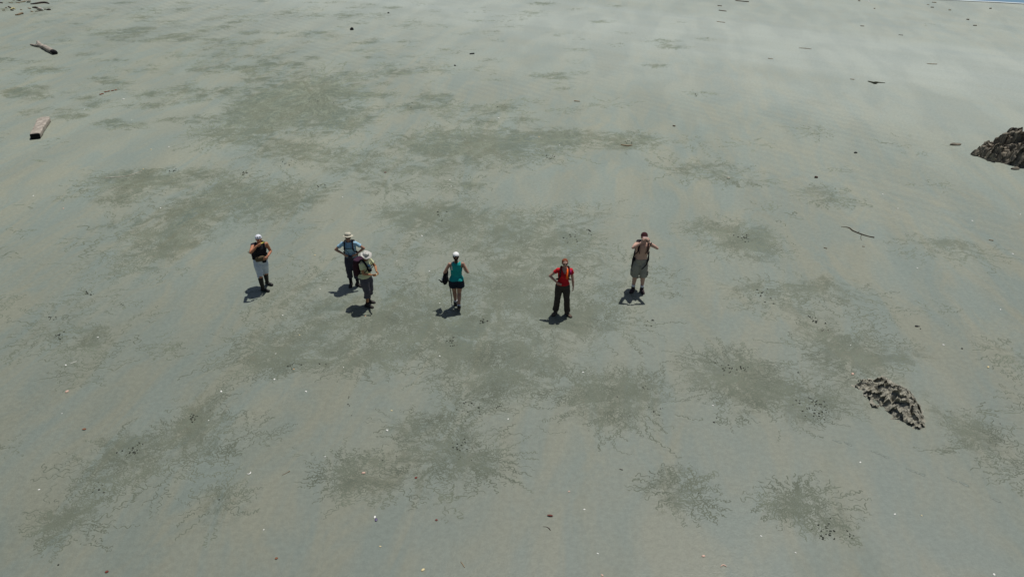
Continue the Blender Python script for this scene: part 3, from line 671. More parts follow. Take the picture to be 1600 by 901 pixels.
# mussel, crescent, loop
mu = empty('mussel_shell', P(587, 810.5), 'open purple and white mussel shell near the bottom, left of centre', 'shell')
mb = MB(); mb.ell((.012, -.02, .008), (.026, .04, .012)); mb.build('purple_valve', mat('purple', (.10, .08, .16, 1), .4), mu)
mb = MB(); mb.ell((-.022, .045, .008), (.018, .034, .010)); mb.build('white_valve', SM['white'], mu)
def arc_shell(x, y, r, a0, a1, m, label):
    c = P(x, y); mb = MB(); pts = [Vector((math.cos(a) * r, math.sin(a) * r, .008)) for a in np.linspace(a0, a1, 12)]
    mb.tube(pts, [.003 + .009 * math.sin(math.pi * i / 11) for i in range(12)], n=8); o = mb.build('shell_fragment', m); o.location = (c.x, c.y, gz(c.x, c.y)); prop(o, label, 'shell')
arc_shell(1131, 886, .05, .2, 3.0, SM['pink'], 'pinkish white crescent shell near the bottom right of centre')
arc_shell(389, 739, .035, -2.6, 1.2, SM['white'], 'white curled shell fragment at lower left beside faint trails')

# ------------------------------------------------------------ people
def mskin(name, c): return mat(name, c, .55, var=.10, scale=9, bump=.08, bscale=120, spec=.35)
def cloth(name, c, var=.14, sc_=9, c2=None): return mat(name, c, .9, var=var, scale=sc_, bump=.35, bscale=40, spec=.12, c2=c2)
def ik(a, t, l1, l2, pole):
    a, t, pole = Vector(a), Vector(t), Vector(pole); d = t - a; L = d.length
    if L > (l1 + l2) * .995: t = a + d.normalized() * (l1 + l2) * .995; d = t - a; L = d.length
    x = (l1 * l1 - l2 * l2 + L * L) / (2 * L); h = math.sqrt(max(0, l1 * l1 - x * x)); u = d.normalized()
    pl_ = pole - u * pole.dot(u); pl_ = pl_.normalized()
    return a + u * x + pl_ * h, t
class Person:
    def __init__(s, px, py, height, rz, label, skin, female=False, lean=(0, 0), hips=(0, 0), twist=0, drop=0, **kw):
        s.p = P(px, py); s.k = height / 1.755; s.female = female; s.lean = lean; s.hips = hips; s.twist = twist; s.drop = drop
        s.root = empty('person', (s.p.x, s.p.y, gz(s.p.x, s.p.y)), label, 'person', 'people standing on the sand')
        s.root.rotation_euler.z = rz
        s.S = Matrix.Diagonal((s.k * 1.09, s.k * 1.05, s.k, 1))
        s.world = Matrix.Translation(s.root.location) @ Matrix.Rotation(rz, 4, 'Z') @ s.S
        s.skin = skin; s.body = MB(); s.fw = .90 if female else 1.0; s.arms = {}; s.legs = {}
    def tp(s, x, y, z):
        t = (z - .92) / .58; a = s.twist * max(0, t)
        return Vector((s.hips[0] + s.lean[0] * t + x * math.cos(a) - y * math.sin(a), s.hips[1] + s.lean[1] * t + x * math.sin(a) + y * math.cos(a), z - s.drop))
    def rings(s, spec, grow=0):
        out = []
        for z_, rx, ry, yo in spec:
            out.append([s.tp((rx + grow) * math.cos(a), yo + (ry + grow) * math.sin(a), z_) for a in np.linspace(0, 2 * math.pi, 24, endpoint=False)])
        return out
    def torso_spec(s):
        if s.female: return [(.86,.150,.105,0),(.93,.172,.118,.005),(1.0,.158,.108,0),(1.08,.128,.094,-.002),(1.16,.130,.095,-.004),(1.26,.145,.108,-.012),(1.34,.152,.110,-.01),(1.41,.150,.092,0),(1.455,.115,.07,.004),(1.485,.06,.055,.006)]
        return [(.86,.148,.105,0),(.93,.162,.115,0),(1.0,.158,.112,-.004),(1.08,.150,.110,-.006),(1.16,.155,.112,-.006),(1.26,.168,.118,-.008),(1.34,.178,.118,-.006),(1.41,.178,.098,0),(1.455,.135,.074,.004),(1.485,.068,.058,.006)]
    def arm(s, side, wrist, pole, hdir=None, palm=(0, 0, -1), curl=.6, hand=True):
        f = s.fw; sh = s.tp(side * .178 * (0.93 if s.female else 1), 0, 1.415)
        el, wr = ik(sh, wrist, .285 * (.97 if s.female else 1), .255 * (.97 if s.female else 1), pole)
        s.arms[side] = (sh, el, wr); b = s.body
        inn = s.tp(side * .13, 0, 1.42)
        b.tube([inn, sh, sh.lerp(el, .35), sh.lerp(el, .75), el], [.05 * f, .053 * f, .047 * f, .041 * f, .037 * f])
        b.ell(el, (.038 * f,) * 3); b.ell(sh, (.054 * f,) * 3)
        b.tube([el, el.lerp(wr, .28), el.lerp(wr, .7), wr], [.037 * f, .041 * f, .032 * f, .026 * f])
        if hand: s.hand(side, wr, Vector(hdir).normalized() if hdir else (wr - el).normalized(), Vector(palm), curl)
    def hand(s, side, w, d, pn, curl):
        b = s.body; f = .95 * (s.fw + .04); pn = (pn - d * pn.dot(d)).normalized(); sd_ = d.cross(pn) * side   # thumb side
        b.tube([w - d * .01, w + d * .03, w + d * .075, w + d * .095], [.024 * f, .034 * f, .04 * f, .036 * f], flat=(1, .42), up=pn)
        for i, (o, L) in enumerate(((.030, .072), (.010, .080), (-.010, .074), (-.029, .058))):
            p = w + d * .088 + sd_ * o * f; q = [p - d * .02]; dd = d.copy(); ang = 0; q.append(p)
            dd = (d + sd_ * o * 2.2).normalized()
            for seg in (.45, .32, .23):
                ang = curl; dd = (dd * math.cos(ang) + pn * math.sin(ang)).normalized(); p = p + dd * L * seg * f; q.append(p)
            b.tube(q, [.0098 * f, .0096 * f, .0092 * f, .0088 * f, .0078 * f], n=8)
        t0 = w + d * .02 + sd_ * .026 * f; t1 = t0 + (d * .5 + sd_ * .7 + pn * .35).normalized() * .042; t2 = t1 + (d * .85 + sd_ * .25 + pn * .35).normalized() * .034; t3 = t2 + (d * .95 + pn * .5).normalized() * .022
        b.tube([t0, t1, t2, t3], [.016 * f, .0125 * f, .0112 * f, .0095 * f], n=8)
    def leg(s, side, ankle, pole=(0, -1, 0), toe=(0, -1, 0), foot_pitch=0):
        f = .97 if s.female else 1; hp = Vector((s.hips[0] + side * .088, s.hips[1], .90 - s.drop)); kn, an = ik(hp, ankle, .425, .405, pole)
        s.legs[side] = (hp, kn, an, Vector(toe).normalized(), foot_pitch); b = s.body
        b.tube([hp + Vector((0, 0, .03)), hp.lerp(kn, .25), hp.lerp(kn, .7), kn], [.090 * f, .090 * f, .070 * f, .057 * f]); b.ell(kn, (.056 * f,) * 3)
        bk = -Vector(toe).normalized() * .012
        b.tube([kn, kn.lerp(an, .28) + bk, kn.lerp(an, .65), an], [.054 * f, .058 * f, .044 * f, .035 * f])
        t = s.legs[side][3]; b.tube([an - t * .03 - Vector((0, 0, .035)), an + t * .08 - Vector((0, 0, .045)), an + t * .16 - Vector((0, 0, .06))], [.036, .038, .026], flat=(1.05, .7))
    def head(s, yaw=0, pitch=0, roll=0, fwd=.0):
        """pitch > 0 looks up"""
        nb = s.tp(0, 0, 1.47); M = Matrix.Rotation(yaw, 3, 'Z') @ Matrix.Rotation(roll, 3, 'Y') @ Matrix.Rotation(-pitch, 3, 'X')
        hc = nb + Vector((0, -.015 - fwd, .09)) + M @ Vector((0, -.01, .075)); s.hc = hc; s.hm = M; b = s.body
        b.tube([nb - Vector((0, -.005, .04)), nb + Vector((0, 0, .03)), hc + M @ Vector((0, .02, -.05))], [.062 * s.fw, .053 * s.fw, .052 * s.fw])
        w_ = lambda x, y, z: hc + M @ Vector((x, y, z))
        b.ell(w_(0, .012, .025), (.074, .092, .088), M, 20, 14)
        b.ell(w_(0, -.022, -.035), (.056, .064, .075), M, 16, 10)
        b.ell(w_(0, -.055, -.085), (.028, .028, .022), M)                        # chin
        b.ell(w_(0, -.072, .016), (.056, .02, .014), M)                          # brow
        b.tube([w_(0, -.085, .008), w_(0, -.100, -.018), w_(0, -.104, -.030)], [.009, .012, .014], n=8)
        b.ell(w_(0, -.085, -.058), (.024, .012, .008), M)                        # lips
        for q in (-1, 1):
            b.ell(w_(q * .074, .012, -.008), (.009, .018, .030), M); b.ell(w_(q * .036, -.062, -.028), (.024, .022, .022), M)
    def hl(s, pts): return [s.hc + s.hm @ Vector(p) for p in pts]
    def finish(s):
        s.body.ring_loft(s.rings(s.torso_spec()))
        if s.female:
            for q in (-1, 1): s.body.ell(s.tp(q * .07, -.085, 1.29), (.06, .055, .062))
        for q in (-1, 1): s.body.ell(s.tp(q * .075, .06, .93), (.09, .085, .10))
        s.bobj = s.body.build('body', s.skin, s.root, s.S, remesh=.0075, smooth=3)
        eye_w = mat('eye', (.04, .025, .02, 1), .2, bump=0); lipm = mat('lip', (.36, .14, .11, 1), .5, bump=0)
        return s
    def eyes(s):
        for q in (-1, 1):
            e = MB(); e.ell(s.hl([(q * .031, -.083, .000)])[0], (.012, .008, .0065), s.hm); e.build('eye', mat('eye', (.04, .025, .02, 1), .2, bump=0), s.root, s.S)
    def lips(s):
        e = MB(); e.ell(s.hl([(0, -.0945, -.058)])[0], (.020, .006, .005), s.hm); e.build('mouth', mat('lip', (.36, .14, .11, 1), .5, bump=0), s.root, s.S)
    def shirt(s, m, z0=.98, sleeve=.5, neck=.07, vneck=0, tank=False, label=None, loose=.012, extra=None, name='t_shirt', fit=1.0, disp=.016):
        b = MB(); sp = [(z, rx, ry, yo) for z, rx, ry, yo in s.torso_spec() if z > z0 - .001]
        z_, rx, ry, yo = min(s.torso_spec(), key=lambda q: abs(q[0] - z0)); sp = [(z0, rx * 1.02, ry * 1.05, yo)] + sp[1:] if abs(sp[0][0] - z0) < .05 else [(z0, rx * 1.02, ry * 1.05, yo)] + sp
        sp = [(z, rx, ry, yo) if z > 1.02 else (z, rx + .006, ry + .012, yo) for z, rx, ry, yo in sp]
        sp[-1] = (1.478, .068, .062, .006)
        b.ring_loft(s.rings(sp, loose))
        if s.female:
            for q in (-1, 1): b.ell(s.tp(q * .07, -.09, 1.29), (.066, .06, .066))
            for q in (-1, 1): b.ell(s.tp(q * .075, .060, .925), (.108, .102, .118))
        if not tank:
            for q in (-1, 1):
                sh, el, wr = s.arms[q]; inn = s.tp(q * .12, 0, 1.415); f = s.fw
                b.tube([inn, sh, sh.lerp(el, sleeve * .5), sh.lerp(el, sleeve)], [.062 * f, .069 * f, .064 * f, .066 * f], n=18)
        hc = s.hc; nb = s.tp(0, 0, 1.47)
        def cut(c):
            if s.female and c.z < z0 - s.drop: return True
            r = Vector((c.x - nb.x, c.y - nb.y)).length
            if c.z > 1.445 - s.drop and r < neck: return True
            if vneck and c.y < nb.y - .02 and c.z > vneck - s.drop + abs(c.x - nb.x) * 1.9: return abs(c.x - nb.x) < .085
            if tank:
                for q in (-1, 1):
                    sh = s.arms[q][0]; dd = c - sh
                    if (dd.x * q > -.048) and dd.z > -.09: return True
            return False
        o = b.build(name, m, s.root, s.S, remesh=.0085, smooth=3, disp=disp, dsize=.07, cut=cut); 
        if label: o['label'] = label
        return o
    def trousers(s, m, length, loose=.02, hem=.075, name='trousers', label=None, flare=0, crotch=True, knee_r=None, disp=.02):
        """length: 0 hip .. 1 knee .. 2 ankle"""
        b = MB(); sp = [(.84,.135,.10,0)] + [q for q in s.torso_spec() if q[0] < 1.05]
        b.ring_loft(s.rings(sp, .012))
        for q in (-1, 1): b.ell(s.tp(q * .075, .060, .915), (.098, .090, .10))
        for q in (-1, 1):
            hp, kn, an, toe, fp = s.legs[q]; pts = [hp + Vector((0, 0, .04)), hp.lerp(kn, .3)]; rad = [.095, .088 + loose]
            if length <= 1:
                pts += [hp.lerp(kn, .3 + (length - .3) * .5), hp.lerp(kn, length)]; rad += [.078 + loose, hem]
            else:
                bk = -toe * .01; pts += [hp.lerp(kn, .7), kn, kn.lerp(an, (length - 1) * .5) + bk, kn.lerp(an, length - 1)]; rad += [.068 + loose, (knee_r or .062) + loose * .7, .5 * ((knee_r or .062) + hem) + .004, hem]
            b.tube(pts, rad, n=20)
        o = b.build(name, m, s.root, s.S, remesh=.0085, smooth=3, disp=disp, dsize=.08)
        if label: o['label'] = label
        return o
    def shoes(s, m, sole=None, top=.10, name='shoe'):
        for q in (-1, 1):
            hp, kn, an, t, fp = s.legs[q]; side = Vector((t.y, -t.x, 0)); g = an.z - .085
            M = Matrix(((t.x, side.x, 0), (t.y, side.y, 0), (0, 0, 1)))
            base = Vector((an.x, an.y, g)); b = MB(); rings = []
            for x, wd, hh in ((-.085,.022,.045),(-.075,.034,.075),(-.03,.040,.095),(.03,.040,.092),(.08,.043,.068),(.13,.047,.055),(.17,.038,.045),(.19,.020,.032)):
                ring = []
                for k in range(16):
                    a = 2 * math.pi * k / 16; ca, sa = math.cos(a), math.sin(a)
                    zz = hh * (.5 + .5 * sa) if sa > 0 else hh * (.5 + .5 * math.copysign(abs(sa) ** .5, sa))
                    p = M @ Vector((x, wd * math.copysign(abs(ca) ** .7, ca), 0)); ring.append(base + p + Vector((0, 0, zz + max(0, -(x - .06)) * math.sin(fp) * 1.1 + .004)))
                rings.append(ring)
            b.ring_loft(rings); b.tube([an - Vector((0, 0, .03)), an.lerp(kn, top)], [.046, .047], n=14)
            o = b.build(name, m, s.root, s.S, remesh=.007, smooth=2)
            b = MB(); rr = []
            for x, wd in ((-.09,.02),(-.08,.037),(-.03,.043),(.05,.044),(.13,.050),(.175,.041),(.198,.018)):
                rr.append([base + M @ Vector((x, wd, 0)) + Vector((0, 0, zz + max(0, -(x - .06)) * math.sin(fp) * 1.1)) for zz in (0, .022)] + [base + M @ Vector((x, -wd, 0)) + Vector((0, 0, zz + max(0, -(x - .06)) * math.sin(fp) * 1.1)) for zz in (.022, 0)])
            b.ring_loft(rr); b.build('sole', sole or mat('sole', (.03, .028, .026, 1), .8), o, s.S)
    def socks(s, m, a=.0, bb=.32):
        for q in (-1, 1):
            hp, kn, an, t, fp = s.legs[q]; b = MB(); f = [a, (a + bb) / 2, bb]
            b.tube([an.lerp(kn, x) for x in f], [.0405, .044, .052 if bb > .3 else .047], n=16); b.build('sock', m, s.root, s.S)
    def boots(s, m, top=.78):
        for q in (-1, 1):
            hp, kn, an, t, fp = s.legs[q]; b = MB(); bk = -t * .012
            b.tube([an + Vector((0, 0, -.05)), an.lerp(kn, .2), an.lerp(kn, .5) + bk * .6, an.lerp(kn, top) + bk], [.052, .052, .064, .070], n=18)
            side = Vector((t.y, -t.x, 0)); base = Vector((an.x, an.y, an.z - .085))
            b.tube([base + t * -.06 + Vector((0, 0, .042)), base + Vector((0, 0, .048)), base + t * .08 + Vector((0, 0, .040)), base + t * .16 + Vector((0, 0, .034)), base + t * .195 + Vector((0, 0, .028))], [.04, .046, .047, .044, .024], flat=(1, .82))
            o = b.build('rubber_boot', m, s.root, s.S, remesh=.008, smooth=2)
    def glasses(s, m):
        b = MB()
        for q in (-1, 1):
            b.ell(s.hl([(q * .033, -.092, .001)])[0], (.029, .008, .020), s.hm, 14, 8)
            b.tube(s.hl([(q * .058, -.086, .006), (q * .078, -.05, .006), (q * .081, .012, .002)]), [.005, .004, .004], n=6)
        b.tube(s.hl([(-.012, -.099, .006), (.012, -.099, .006)]), .004, n=6)
        return b.build('sunglasses', m, s.root, s.S)
    def sunhat(s, m, band=None, brim=.075, droop=.03, wav=.015, seed=0):
        b = MB(); rings = []
        for z_, r in ((.045,.093),(.075,.094),(.105,.088),(.128,.070),(.134,.04),(.136,.004)):
            rings.append(s.hl([(r * .92 * math.cos(a), r * 1.10 * math.sin(a) + .008, z_ + .004 * math.sin(3 * a + seed)) for a in np.linspace(0, 2 * math.pi, 28, endpoint=False)]))
        b.ring_loft(rings, cap=False)
        o = b.build('sun_hat', m, s.root, s.S, disp=.006, dsize=.04)
        b = MB(); rings = []
        for t, dz in ((0, 0), (.33, 0), (.66, 0), (1, 0), (1, -.006), (.5, -.006), (0, -.006)):
            rings.append(s.hl([((.086 + brim * t) * math.cos(a), (.104 + brim * t * 1.02) * math.sin(a) + .008, .050 + dz - droop * t ** 1.3 + wav * t * math.sin(2 * a + seed) + wav * .7 * t * math.sin(5 * a + seed * 2)) for a in np.linspace(0, 2 * math.pi, 36, endpoint=False)]))
        b.ring_loft(rings, cap=False); b.build('brim', m, o, s.S)
        if band:
            b = MB(); rings = [s.hl([(r * .92 * math.cos(a), r * 1.10 * math.sin(a) + .008, z_) for a in np.linspace(0, 2 * math.pi, 28, endpoint=False)]) for z_, r in ((.05,.0955),(.072,.0965))]
            b.ring_loft(rings, cap=False); b.build('hat_band', band, o, s.S)
        return o
    def cap(s, m, visor=None, vdir=-1, name='cap', vis=True):
        b = MB(); rings = []
        for i in range(8):
            t = i / 7 * math.pi / 2 * .985; rings.append(s.hl([(.084 * math.cos(t) * math.cos(a), .103 * math.cos(t) * math.sin(a) + .012, .040 + .086 * math.sin(t)) for a in np.linspace(0, 2 * math.pi, 24, endpoint=False)]))
        rings.insert(0, s.hl([(.084 * math.cos(a), .103 * math.sin(a) + .012, .022) for a in np.linspace(0, 2 * math.pi, 24, endpoint=False)]))
        b.ring_loft(rings, cap=False); o = b.build(name, m, s.root, s.S)
        if vis:
            b = MB(); rr = []
            for x in np.linspace(-1, 1, 13):
                y0 = .012 + vdir * .103 * math.sqrt(max(0, 1 - (x * .88) ** 2)); y1 = y0 + vdir * .068 * math.sqrt(max(.02, 1 - x * x)); zc = .038 - .018 * x * x
                rr.append(s.hl([(x * .074, y0, zc), (x * .074, (y0 + y1) / 2, zc - .004), (x * .072, y1, zc - .014), (x * .072, y1, zc - .019), (x * .074, y0, zc - .006)]))
            b.ring_loft(rr); b.build('visor', visor or m, o, s.S)
        return o
    def hair(s, m, pony=False, hat=True, name='hair'):
        b = MB(); b.ell(s.hl([(0, .022, .036)])[0], (.081, .094, .088), s.hm, 20, 14); b.ell(s.hl([(0, .05, -.02)])[0], (.070, .058, .075), s.hm, 16, 10)
        if pony: 
            q = s.hl([(0, .10, .02), (0, .128, -.01)]); dn = q[-1] + Vector((0, .005, -.07)); b.tube(q + [dn, dn + Vector((0, -.012, -.07)), dn + Vector((.0, -.015, -.11))], [.02, .03, .028, .022, .008], n=10)
        Mi = s.hm.inverted()
        def cut(c):
            l_ = Mi @ (c - s.hc); return (l_.y < -.048 and l_.z < .062) or (hat and l_.z > .045)
        return b.build(name, m, s.root, s.S, remesh=.008, smooth=2, disp=.01, dsize=.03, cut=cut)
    # ---- worn or held things, top-level
    def thing(s, name, c, label, cat):
        wp = s.world @ Vector(c); o = empty(name, wp, label, cat); T = Matrix.Translation(-wp) @ s.world; return o, T
    def backpack(s, label, m, strapm, size=(.135, .085, .22), zc=1.22, accent=None, chest=True, belt=True, shirtless=False, straps=True, pocket=True):
        c = s.tp(0, .12 + size[1], zc); o, T = s.thing('backpack', s.tp(0, .12 + size[1], zc - size[2]), label, 'backpack')
        b = MB(); b.box(c, size, e=.55); b.ell(s.tp(0, .12 + size[1], zc + size[2] * .92), (size[0] * .95, size[1] * .95, .05)); b.build('pack_body', m, o, T, remesh=.01, smooth=4, disp=.02, dsize=.08)
        b = MB(); b.box(s.tp(0, .12 + size[1], zc + size[2] + .025), (size[0] * .98, size[1] * 1.02, .03), e=.6); b.build('lid', accent or m, o, T)
        if pocket: b = MB(); b.box(s.tp(0, .12 + size[1] * 2 + .01, zc - .05), (size[0] * .7, .03, size[2] * .5), e=.6); b.build('front_pocket', accent or m, o, T)
        g = .012 if shirtless else .028
        if straps:
            for q in (-1, 1):
                ch = .118 if s.female else .118
                pts = [s.tp(q * .07, .14, 1.40), s.tp(q * .085, .10 + g, 1.45), s.tp(q * .10, .035, 1.484 + g), s.tp(q * .108, -.035, 1.47 + g), s.tp(q * .112, -.095 - g, 1.41), s.tp(q * .115, -ch - g - .004 - (.03 if s.female else 0), 1.33), s.tp(q * .122, -.112 - g - (.022 if s.female else 0), 1.25), s.tp(q * .148, -.065 - g, 1.17), s.tp(q * (.165 + g), .0, 1.12), s.tp(q * .13, .12, 1.08)]
                b = MB(); b.tube(smooth_path(pts, 4), .028, n=10, flat=(1, .28), up=None)
                # orient the band flat on the chest
                b = MB(); pp = smooth_path(pts, 4); ctr = s.tp(0, 0, 1.25); rings = []
                for i, p in enumerate(pp):
                    t = (pp[min(i + 1, len(pp) - 1)] - pp[max(i - 1, 0)]).normalized(); ax = s.tp(0, 0, min(p.z + s.drop, 1.40)); nn = (p - ax); nn -= t * nn.dot(t); nn.normalize(); v = t.cross(nn)
                    wv_ = .026 if i < len(pp) * .62 else .013
                    rings.append([p + v * math.cos(a) * wv_ + nn * math.sin(a) * .007 for a in np.linspace(0, 2 * math.pi, 10, endpoint=False)])
                b.ring_loft(rings); b.build('shoulder_strap', strapm, o, T)
        if chest:
            y = -.118 - g - .012 - (.04 if s.female else 0); b = MB(); b.tube([s.tp(-.115, y + .012, 1.345), s.tp(0, y - .004, 1.34), s.tp(.115, y + .012, 1.345)], .011, n=8, flat=(.5, 1)); b.build('chest_strap', strapm, o, T)
        if belt:
            w_ = .158 + g if not s.female else .148 + g; b = MB(); rings = []
            for a in np.linspace(R(-235), R(55), 30):
                cx, cy = (w_ + .012) * math.cos(a), (.118 + g) * math.sin(a); nn = Vector((math.cos(a), math.sin(a), 0)); p = Vector((cx, cy, 1.045))
                rings.append([s.tp(p.x + nn.x * dx, p.y + nn.y * dx, p.z + dz) for dx, dz in ((0, -.024), (.010, -.022), (.010, .022), (0, .024))])
            b.ring_loft(rings); b.build('hip_belt', strapm, o, T)
            b = MB(); b.box(s.tp(0, -.118 - g - .016, 1.045), (.03, .01, .024), e=.6); b.build('buckle', mat('buckle', (.015, .015, .017, 1), .4), o, T)
        return o, T

black = cloth('black_nylon', (.014, .014, .018, 1)); navy = cloth('navy_cloth', (.020, .024, .040, 1)); bootm = mat('boot_rubber', (.016, .015, .014, 1), .45)
shoe_m = mat('hiking_shoe', (.035, .030, .027, 1), .8); lens = mat('dark_lens', (.006, .006, .008, 1), .12, bump=0, spec=.6)

# A: man in white cap
A = Person(414.5, 450, 1.68, R(30), 'man in white cap, dark vest, pale shorts and rubber boots, hand raised to his mouth', mskin('tan_skin_a', (.46, .20, .11, 1)), lean=(.04, -.05))
A.arm(-1, A.tp(-.125, -.27, 1.56), (-.75, -.55, -.55), hdir=(.95, .22, .1), palm=(0, 1, .1), curl=.5)
A.arm(1, A.tp(.15, -.22, 1.12), (.55, .8, -.1), hdir=(-.75, -.35, -.25), palm=(-.1, 1, -.2), curl=.45)
A.leg(-1, (-.09, -.15, .085), toe=(.72, -.7, 0)); A.leg(1, (.10, .16, .085), toe=(.6, -.8, 0)); A.head(yaw=0, pitch=.10, fwd=.02); A.finish(); A.eyes()
A.shirt(cloth('charcoal_vest', (.035, .033, .038, 1), c2=(.018, .017, .02, 1)), tank=True, name='vest', z0=1.0)
A.trousers(cloth('pale_shorts', (.64, .70, .76, 1), c2=(.50, .56, .63, 1)), 1.02, loose=.022, hem=.088, name='shorts'); A.boots(bootm, .86)
A.hair(cloth('dark_hair', (.03, .018, .012, 1)))
cp = A.cap(mat('white_cap', (.78, .80, .86, 1), .8, scale=14, c2=(.70, .72, .78, 1)), name='cap', vis=False)
b = MB(); 
for q in (-1, 1): b.ell(A.hl([(q * .03, -.078, .085)])[0], (.019, .012, .012), A.hm)
b.build('cap_marking', mat('cap_dark', (.04, .05, .09, 1), .8), cp, A.S)
b = MB(); b.box(Vector((-.13, -.10, .76)), (.035, .012, .045), e=.5); b.build('pocket_tag', mat('red_tag', (.22, .04, .03, 1), .7), A.root, A.S)
A.backpack('dark backpack worn by the man in the white cap, straps dangling at his hip', cloth('pack_a', (.022, .018, .028, 1)), black, size=(.17, .11, .23), zc=1.08, chest=False, belt=True)
o, T = A.thing('hip_pouch', A.tp(.07, -.15, .98), 'small black pouch hanging at the front of the man in the white cap', 'pouch')
b = MB(); b.box(A.tp(.06, -.165, .985), (.055, .035, .07), e=.5); b.build('pouch_body', black, o, T, sub=1)
b = MB(); b.box(A.tp(.06, -.195, 1.025), (.05, .012, .03), e=.5); b.build('flap', navy, o, T, sub=1)
hb = A.arms[1][2]; o, T = A.thing('folded_cloth', hb + Vector((-.14, -.02, -.05)), 'folded olive brown cloth held at the belly of the man in the white cap', 'cloth')
b = MB(); b.box(A.tp(-.05, -.20, 1.085), (.125, .045, .075), e=.5); b.build('cloth_fold', cloth('olive_cloth', (.11, .085, .05, 1)), o, T, sub=1, disp=.015, dsize=.05)
b = MB(); b.box(A.tp(-.045, -.235, 1.10), (.09, .018, .04), e=.5); b.build('cloth_fold', cloth('olive_cloth', None), o, T, sub=1, disp=.015, dsize=.05)
ha = A.arms[-1][2]; o, T = A.thing('yellow_tube', ha + Vector((.10, 0, -.0)), 'short yellow tube held at the mouth of the man in the white cap', 'tube')
b = MB(); t0 = ha + Vector((.04, .035, 0)); t1 = ha + Vector((.19, .07, .02)); b.tube([t0, t1], [.013, .015]); b.build('tube_body', mat('yellow_plastic', (.62, .55, .10, 1), .4), o, T)
b = MB(); b.tube([t1, t1 + Vector((.045, .01, .006))], [.016, .014]); b.build('tube_cap', mat('olive_plastic', (.18, .2, .05, 1), .4), o, T)

# B: woman in pale blue shirt
B = Person(554, 445, 1.66, R(4), 'woman in pale blue shirt and sun hat, hands on hips, partly behind another woman', mskin('skin_b', (.40, .22, .15, 1)), female=True, lean=(-.02, -.07))
B.arm(-1, B.tp(-.175, -.09, 1.10), (-1, .15, .0), hdir=(.75, -.55, -.25), palm=(.2, .7, 0), curl=.35); B.arm(1, B.tp(.175, -.09, 1.10), (1, .15, .0), hdir=(-.75, -.55, -.25), palm=(-.2, .7, 0), curl=.35)
B.leg(-1, (-.09, .0, .085), toe=(-.05, -1, 0)); B.leg(1, (.10, -.06, .085), toe=(.75, -.65, 0)); B.head(pitch=.22, fwd=.02); B.finish(); B.lips()
B.shirt(cloth('blue_shirt', (.38, .58, .72, 1), c2=(.30, .50, .64, 1)), sleeve=.58); B.trousers(cloth('slate_trousers', (.052, .052, .070, 1)), 1.5, loose=.026, hem=.080, name='cropped_trousers')
B.socks(black, 0, .45); B.shoes(shoe_m); B.hair(cloth('brown_hair', (.08, .045, .025, 1)))
hatm = cloth('cream_hat', (.56, .53, .42, 1), c2=(.44, .42, .34, 1)); B.sunhat(hatm, mat('hat_band_b', (.30, .28, .22, 1), .9), brim=.055, droop=.018, wav=.006); B.glasses(lens)
bo_, T = B.backpack('black backpack harness worn over the pale blue shirt', black, black, size=(.13, .09, .20), zc=1.13)
b = MB(); b.box(B.tp(.0, -.175, 1.02), (.06, .03, .045), e=.55); b.build('belt_pouch', cloth('pouch_grey', (.06, .055, .06, 1)), bo_, T, sub=1)
b = MB(); b.tube([B.tp(-.08, -.165, 1.27), B.tp(-.03, -.16, 1.19), B.tp(-.02, -.155, 1.08)], .006, n=6); b.build('drinking_tube', black, bo_, T)

# C: woman in yellow-green shirt
C = Person(575.5, 476, 1.64, R(60), 'woman in yellow green shirt and floppy white hat, facing right, arms bent', mskin('tan_skin_c', (.40, .19, .09, 1)), female=True, lean=(.0, -.05))
C.arm(-1, C.tp(-.10, -.32, 1.13), (-.5, 1, -.4), hdir=(.35, -.9, .1), palm=(.9, .3, .1), curl=.6); C.arm(1, C.tp(.08, -.32, 1.14), (1, .6, -.3), hdir=(-.35, -.85, .1), palm=(-.8, .2, -.2), curl=.6)
C.leg(-1, (-.10, -.06, .085), toe=(.1, -1, 0)); C.leg(1, (.10, .06, .085), toe=(.25, -1, 0)); C.head(yaw=-.55, pitch=-.22, fwd=.03); C.finish(); C.eyes(); C.lips()
C.shirt(cloth('lime_shirt', (.72, .74, .46, 1), c2=(.62, .64, .38, 1)), z0=.94, sleeve=.55); C.trousers(cloth('grey_trousers', (.115, .108, .125, 1), c2=(.08, .076, .09, 1)), 1.42, loose=.034, hem=.098, name='cropped_trousers')
C.socks(black, 0, .2); C.shoes(shoe_m); C.hair(cloth('dark_hair', None)); C.sunhat(mat('white_hat', (.74, .72, .66, 1), .9, scale=16, c2=(.42, .40, .36, 1), bump=.3), brim=.062, droop=.022, wav=.022, seed=1.2)
C.backpack('maroon and black backpack worn by the woman in the yellow green shirt', cloth('maroon_pack', (.045, .018, .024, 1)), black, size=(.15, .10, .24), zc=1.17, chest=True, belt=False, accent=cloth('purple_pack', (.05, .022, .04, 1)))
o, T = C.thing('neckerchief', C.tp(0, -.16, 1.30), 'blue and white neckerchief hanging on the chest of the yellow green shirt', 'neckerchief')
b = MB(); b.tube([C.tp(-.07, -.14, 1.40), C.tp(-.02, -.175, 1.34), C.tp(.0, -.19, 1.24)], [.03, .045, .012], n=10, flat=(1, .3), up=(0, -1, 0)); b.build('scarf_cloth', mat('scarf', (.40, .58, .66, 1), .9, scale=22, c2=(.06, .20, .42, 1)), o, T, sub=1, disp=.012, dsize=.05)
hc_ = C.arms[-1][2]; o, T = C.thing('small_shell', hc_ + Vector((.05, -.10, .02)), 'small pale shell held in the fingers of the woman facing right', 'shell')
b = MB(); b.ell(hc_ + Vector((.05, -.11, .02)), (.022, .026, .014)); b.build('shell_piece', SM['yellow'], o, T)
o, T = C.thing('camera_case', C.tp(0, -.17, 1.17), 'black camera case on the chest of the woman in the yellow green shirt', 'camera case')
